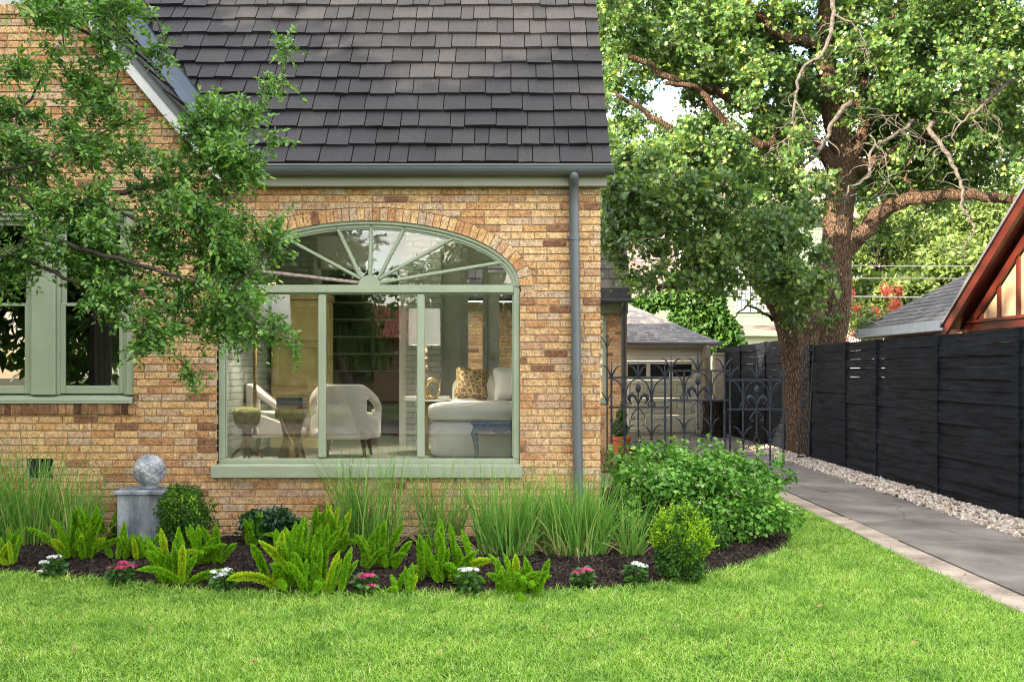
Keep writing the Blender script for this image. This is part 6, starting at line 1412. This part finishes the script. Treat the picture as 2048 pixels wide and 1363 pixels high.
# ================================================================ NEIGHBOURS
nb = root('neighbour_house', (6.5, 36, 0), 'pale house with tan shingle roof behind the garage and vines', 'house')
M['mint'] = surf('pale_mint_siding', (.14,.19,.14), (.17,.22,.16), rough=.6); M['glim'] = surf('white_window_trim', (.25,.27,.25), rough=.5)
def shingled(name, x0, x1, y0, z0, y1, z1, mat, parent, ex=.14, seed=1, skew=0.0):
    mb = MB(); g = random.Random(seed); L_ = math.hypot(y1-y0, z1-z0); n = int(L_/ex)
    for k in range(n+1):
        a, b = k/n, min(1, (k+1.1)/n); x = x0+g.uniform(-.3, 0)
        while x < x1:
            w = g.choice((.2, .3, .3, .4)); xa, xb = max(x, x0), min(x+w-.008, x1); x += w
            if xb-xa < .02: continue
            ya, za, yb_, zb_ = y0+(y1-y0)*a, z0+(z1-z0)*a, y0+(y1-y0)*b, z0+(z1-z0)*b; h = .02
            mb.hexa([(xa, ya, za), (xb, ya, za), (xb, yb_, zb_), (xa, yb_, zb_)], [(xa, ya, za+h), (xb, ya, za+h), (xb, yb_, zb_+.004), (xa, yb_, zb_+.004)])
    mb.add([(x0, y0, z0-.02), (x1, y0, z0-.02), (x1, y1, z1-.02), (x0, y1, z1-.02)], [(0,1,2,3)]); return mb.build(name, mat, parent)
MB().box(2.0, 8.2, 35.2, 41, -.1, 4.4).build('wall', M['mint'], nb)
shingled('roof', 1.6, 8.5, 34.8, 4.45, 37.6, 6.4, M['tan_shingle'], nb, .2, 3); shingled('roof', 2.6, 7.6, 38.4, 6.2, 42, 9.6, M['tan_shingle'], nb, .2, 4)
MB().box(2.6, 7.6, 38.9, 42, 4.4, 6.1).build('wall', M['mint'], nb)
n2 = root('neighbour_house', (10, 31, 0), 'mint green clapboard house with white paned windows beyond the fence', 'house')
mb = MB(); z = 3.25
while z < 7.2: mb.hexa([(7.5, 29.98, z), (12.5, 29.98, z), (12.5, 30.1, z), (7.5, 30.1, z)], [(7.5, 30.0, z+.17), (12.5, 30.0, z+.17), (12.5, 30.1, z+.17), (7.5, 30.1, z+.17)]); z += .17
mb.build('wall', M['mint'], n2); MB().box(7.5, 12.5, 30.11, 36, 0, 7.2).build('wall', M['mint'], n2)
mb = MB(); mb.box(7.3, 12.6, 29.45, 29.99, 3.0, 3.06); mb.box(7.3, 12.6, 29.4, 29.46, 2.85, 3.06); mb.build('ledge', M['mint'], n2)
shingled('porch_roof', 7.3, 12.6, 29.45, 3.07, 29.97, 3.25, M['tan_shingle'], n2, .13, 6)
MB().box(7.5, 12.5, 29.9, 30.09, 0, 2.84).build('wall', M['cream'], n2)
shingled('roof', 7.2, 12.8, 29.5, 7.2, 33, 9.6, M['tan_shingle'], n2, .2, 8)
for (u0, u1) in ((1474, 1497), (1504, 1530), (1538, 1564)):
    x0, x1 = [(u-1024)*39.95/F for u in (u0, u1)]; z0_, z1_ = 3.85, 5.7
    o = MB().box(x0-.08, x1+.08, 29.9, 29.97, z0_-.1, z0_).box(x0-.08, x1+.08, 29.9, 29.97, z1_, z1_+.1).box(x0-.08, x0, 29.9, 29.97, z0_, z1_).box(x1, x1+.08, 29.9, 29.97, z0_, z1_).build('window', M['glim'], n2)
    MB().add([(x0, 29.95, z0_), (x1, 29.95, z0_), (x1, 29.95, z1_), (x0, 29.95, z1_)], [(0,1,2,3)]).build('pane', surf('screened_glass', (.42,.45,.46), (.34,.37,.38), rough=.2), o)
    mb = MB(); [mb.box(x0+(x1-x0)*k/3-.012, x0+(x1-x0)*k/3+.012, 29.92, 29.948, z0_, z1_) for k in (1, 2)]; [mb.box(x0, x1, 29.92, 29.948, z0_+(z1_-z0_)*k/5-.012, z0_+(z1_-z0_)*k/5+.012) for k in range(1, 5)]; mb.build('muntin', M['gutter'], o)
t = root('deck_rail', (9, 27, 0), 'red brown wooden deck rail showing over the far fence', 'railing')
M['redwood'] = surf('red_brown_stain', (.16,.06,.035), (.22,.09,.05), rough=.7)
MB().box(6.4, 9.4, 26.9, 27.02, 2.22, 2.27).box(6.4, 9.4, 26.94, 26.98, 1.3, 1.36).build('rail', M['redwood'], t)
for k in range(4): MB().box(6.5+k*.9, 6.6+k*.9, 26.91, 27.01, 0, 2.21).box(6.47+k*.9, 6.63+k*.9, 26.88, 27.04, 2.272, 2.33).build('post', M['redwood'], t)
# tudor neighbour on the right: gable faces the driveway
tu = root('tudor_house', (9.5, 3.5, 0), 'half timbered house with red gable trim and tan stucco beyond the black fence', 'house')
M['red'] = surf('red_brown_gable_paint', (.055,.011,.008), (.105,.021,.013), rough=.35, scale=3, stretch=(1,.4,1), spec=.5); M['stucco'] = surf('peach_tan_stucco', (.30,.205,.125), (.37,.26,.165), rough=.95, scale=5, bump=.4, bscale=50)
TX, sl, y0_, z0_ = 6.6, .63, 5.7, 2.25; yr_ = 1.9
def rz(y): return z0_+sl*(y0_-y) if y > yr_ else z0_+sl*(y0_-yr_)-sl*(yr_-y)
def slabx(mb, x0, x1, pts):
    n = len(pts); mb.add([(x0, y, z) for y, z in pts]+[(x1, y, z) for y, z in pts], [tuple(range(n)), tuple(range(2*n-1, n-1, -1))]+[(i, (i+1) % n, (i+1) % n+n, i+n) for i in range(n)])
mb = MB(); slabx(mb, TX, TX+.1, [(-2.6, 0), (6.1, 0), (6.1, rz(6.1)-.1), (yr_, rz(yr_)-.1), (-2.3, rz(-2.3)-.1), (-2.6, 1.7)]); mb.build('wall', M['stucco'], tu)
mb = MB(); slabx(mb, TX-.05, TX-.001, [(-2.4, 2.16), (5.9, 2.16), (5.9, 2.30), (-2.4, 2.30)]); slabx(mb, TX-.09, TX-.051, [(-2.4, 2.27), (5.9, 2.27), (5.9, 2.31), (-2.4, 2.31)]); mb.build('beam', M['red'], tu)
y = 5.08
while y > -1.8:
    mb = MB(); slabx(mb, TX-.03, TX-.001, [(y-.04, 2.311), (y+.04, 2.311), (y+.04, rz(y+.04)-.2), (y-.04, rz(y-.04)-.2)]); mb.build('timber', M['red'], tu); y -= .55
mb = MB()
for a, b in ((y0_, yr_), (2*yr_-y0_, yr_)):
    slabx(mb, 6.36, 10.5, [(a, rz(a)-.02), (b, rz(b)-.02), (b, rz(b)-.06), (a, rz(a)-.06)])
mb.build('soffit', M['red'], tu)
mb = MB()
for a, b in ((y0_+.05, yr_), (2*yr_-y0_-.05, yr_)):
    za = rz(y0_)-.035; slabx(mb, 6.31, 6.359, [(a, za-.15), (a, za+.01), (b, rz(b)+.0), (b, rz(b)-.16)]); slabx(mb, TX-.06, TX-.031, [(a-.2 if a > yr_ else a+.2, za+.10-.24), (a-.2 if a > yr_ else a+.2, za+.10), (b, rz(b)-.061), (b, rz(b)-.30)])
mb.build('bargeboard', M['red'], tu)
mb = MB()
for a, b in ((y0_+.08, yr_), (2*yr_-y0_-.08, yr_)):
    za = rz(y0_)-.056; slabx(mb, 6.28, 10.5, [(a, za+.03), (a, za+.075), (b, rz(b)+.05), (b, rz(b)-.01)])
mb.build('roof', M['asphalt_shingle'], tu)
def shing_x(name, x0, z0, slope, ya, yb_, mat, parent, seed=2, rows=22, ex=.13, hip=True):
    mb = MB(); g = random.Random(seed)
    for k in range(rows):
        t0, t1 = k*ex, (k+1.15)*ex; e = yb_-(t0 if hip else 0); y = ya+g.uniform(-.2, 0)
        while y < e:
            w = g.choice((.14, .2, .25, .3)); a, b = max(y, ya), min(y+w-.006, yb_-t0 if hip else yb_); b1 = min(y+w-.006, yb_-t1 if hip else yb_); y += w
            if b-a < .02: continue
            b1 = max(b1, a+.005); h = g.uniform(.014, .024)
            mb.hexa([(x0+t0, a, z0+t0*slope), (x0+t0, b, z0+t0*slope), (x0+t1, b1, z0+t1*slope), (x0+t1, a, z0+t1*slope)], [(x0+t0, a, z0+t0*slope+h), (x0+t0, b, z0+t0*slope+h), (x0+t1, b1, z0+t1*slope+.003), (x0+t1, a, z0+t1*slope+.003)])
    T = rows*ex; mb.add([(x0, ya, z0-.01), (x0, yb_, z0-.01), (x0+T, yb_-T, z0+T*slope-.01), (x0+T, ya, z0+T*slope-.01), (x0+2*T, yb_, z0-.01)], [(0,1,2,3), (1,4,2)]); return mb.build(name, mat, parent)
shing_x('side_roof', 6.47, 2.36, .63, 5.75, 10.15, surf('x', (.2,.2,.2)) if False else M['asphalt_shingle'], tu, ex=.125)
mb = MB(); slabx(mb, 6.44, 6.48, [(6.1, 2.20), (10.2, 2.20), (10.2, 2.36), (6.1, 2.36)]); mb.box(6.48, 9, 10.16, 10.2, 2.20, 2.36); mb.build('fascia', surf('pale_blue_grey_fascia', (.36,.41,.44), (.42,.47,.5)), tu)
MB().box(6.48, 6.9, 6.2, 10.1, 2.18, 2.199).build('soffit', M['red'], tu); MB().box(6.9, 7.0, 6.2, 9.9, 0, 2.2).build('wall', M['stucco'], tu)
MB().box(6.5, 6.75, 6.12, 6.30, 2.0, 2.19).build('bracket', surf('pale_brown_wood', (.25,.15,.1)), tu)
# power lines and pole
M['cable'] = surf('grey_cable', (.10,.10,.11), (.14,.14,.15), rough=.6)
for i, (v0, v1, th) in enumerate(((511, 518, .016), (538, 541, .016), (573, 580, .024), (598, 606, .02))):
    a = P(1650, v0, 36); b = P(2400, v1+6, 36); c = P(1100, v0-2, 36); pts = [tuple(Vector(c).lerp(Vector(b), k/20)-Vector((0, 0, .25*math.sin(math.pi*k/20)))) for k in range(21)]
    o = MB().tube(pts, th, 5).build('power_line', M['cable'], None, loc=a)
    tag(o, ['topmost power line crossing behind the oak trunk', 'second power line from the top, thin and pale', 'thick lower power line above the red blossom', 'lowest power line, passing through the red blossom'][i], 'cable', 'power lines behind the oak')
for i, (a, b) in enumerate((((1688, 612, 24), (1760, 648, 17)), ((1688, 660, 24), (1720, 666, 17.5)))):
    pa, pb = Vector(P(*a)), Vector(P(*b)); o = MB().tube([tuple(pa.lerp(pb, k/8)-Vector((0, 0, .06*math.sin(math.pi*k/8)))) for k in range(9)], .008, 5).build('service_line', M['glim'], None, loc=tuple(pa)); tag(o, ['white service line running down to the shingled roof', 'short white service line low beside the red blossom'][i], 'cable')
t = root('utility_pole', P(1436, 740, 33)[:2]+(0,), 'brown utility pole with grey conduit among the vines', 'pole'); x, y, _ = P(1432, 740, 33)
MB().tube([(x, y, 0), (x, y, 3.6), (x, y, 6.8)], [.12, .11, .1], 10).build('shaft', surf('pole_wood', (.22,.14,.1), (.3,.2,.14), stretch=(8,8,1)), t); MB().tube([(x+.17, y, 0), (x+.17, y, 3.9)], .06, 8).build('conduit', M['flash'], t)
# ================================================================ BEHIND THE VIEWER (what the glass mirrors, what shades the house)
h = SUN_H; nrm = (-h[1], h[0])
sh = [(-5.5, 14), (-1.5, 15), (2.5, 14), (6.5, 15), (10.5, 14)]
slab = ['broad leafy street tree nearest the neighbouring drive', 'broad leafy street tree second from the drive', 'broad leafy street tree in the middle of the row', 'broad leafy street tree fourth along the row', 'broad leafy street tree at the far end of the row']
for i, (k, dd) in enumerate(sh):
    x = h[0]*dd-nrm[0]*k; y = h[1]*dd-nrm[1]*k
    tree('street_tree', x, y, 2.2, 6.3, 3.9, 5.0, 30000, (.28, .46), M['streetleaf'], slab[i], 'street trees on the sunny side', seed=200+i, tr=.3, nb=34)
tree('street_tree', -3.0, -12.4, 2.4, 5.0, 1.5, 1.7, 5000, (.12, .22), M['streetleaf'], 'leaning dark trunked tree mirrored in the window glass', seed=31, tr=.16, lean=-1.5, nb=18)
for i, (x, y, cz, rx, rz_) in enumerate(((-1.6, -31, 4.2, 3.4, 3.0), (3.5, -33, 4.6, 3.6, 3.2), (-9, -38, 4, 4, 3), (9, -30, 4.5, 4, 3.4), (-16, -34, 4.5, 4.2, 3.6))):
    tree('street_tree', x, y, 1.6, cz, rx, rz_, 6500, (.25, .45), M['streetleaf'], ['round tree across the road opposite the arched window', 'round tree across the road opposite the driveway', 'wide tree across the road by the tiled house', 'large tree across the road opposite the black fence', 'wide tree across the road beyond the tiled house'][i], 'trees across the road', seed=90+i, tr=.25)
ho = root('tiled_house', (-8, -46, 0), 'cream house with red clay tile roof across the road', 'house')
MB().box(-14, 6, -48, -44, 0, 3.2).build('wall', M['stucco'], ho)
mb = MB()
for i in range(100):
    x = -14.5+i*.21; mb.tube([(x, -43.4, 3.2), (x, -46.5, 5.0)], .10, 6)
mb.build('roof', surf('red_clay_tile', (.28,.07,.04), (.36,.11,.06)), ho)
for x in (-12, -8.5, -3, 1.5): MB().box(x, x+1.3, -43.99, -43.95, 1, 2.4).build('window', M['glass_dark'], ho)
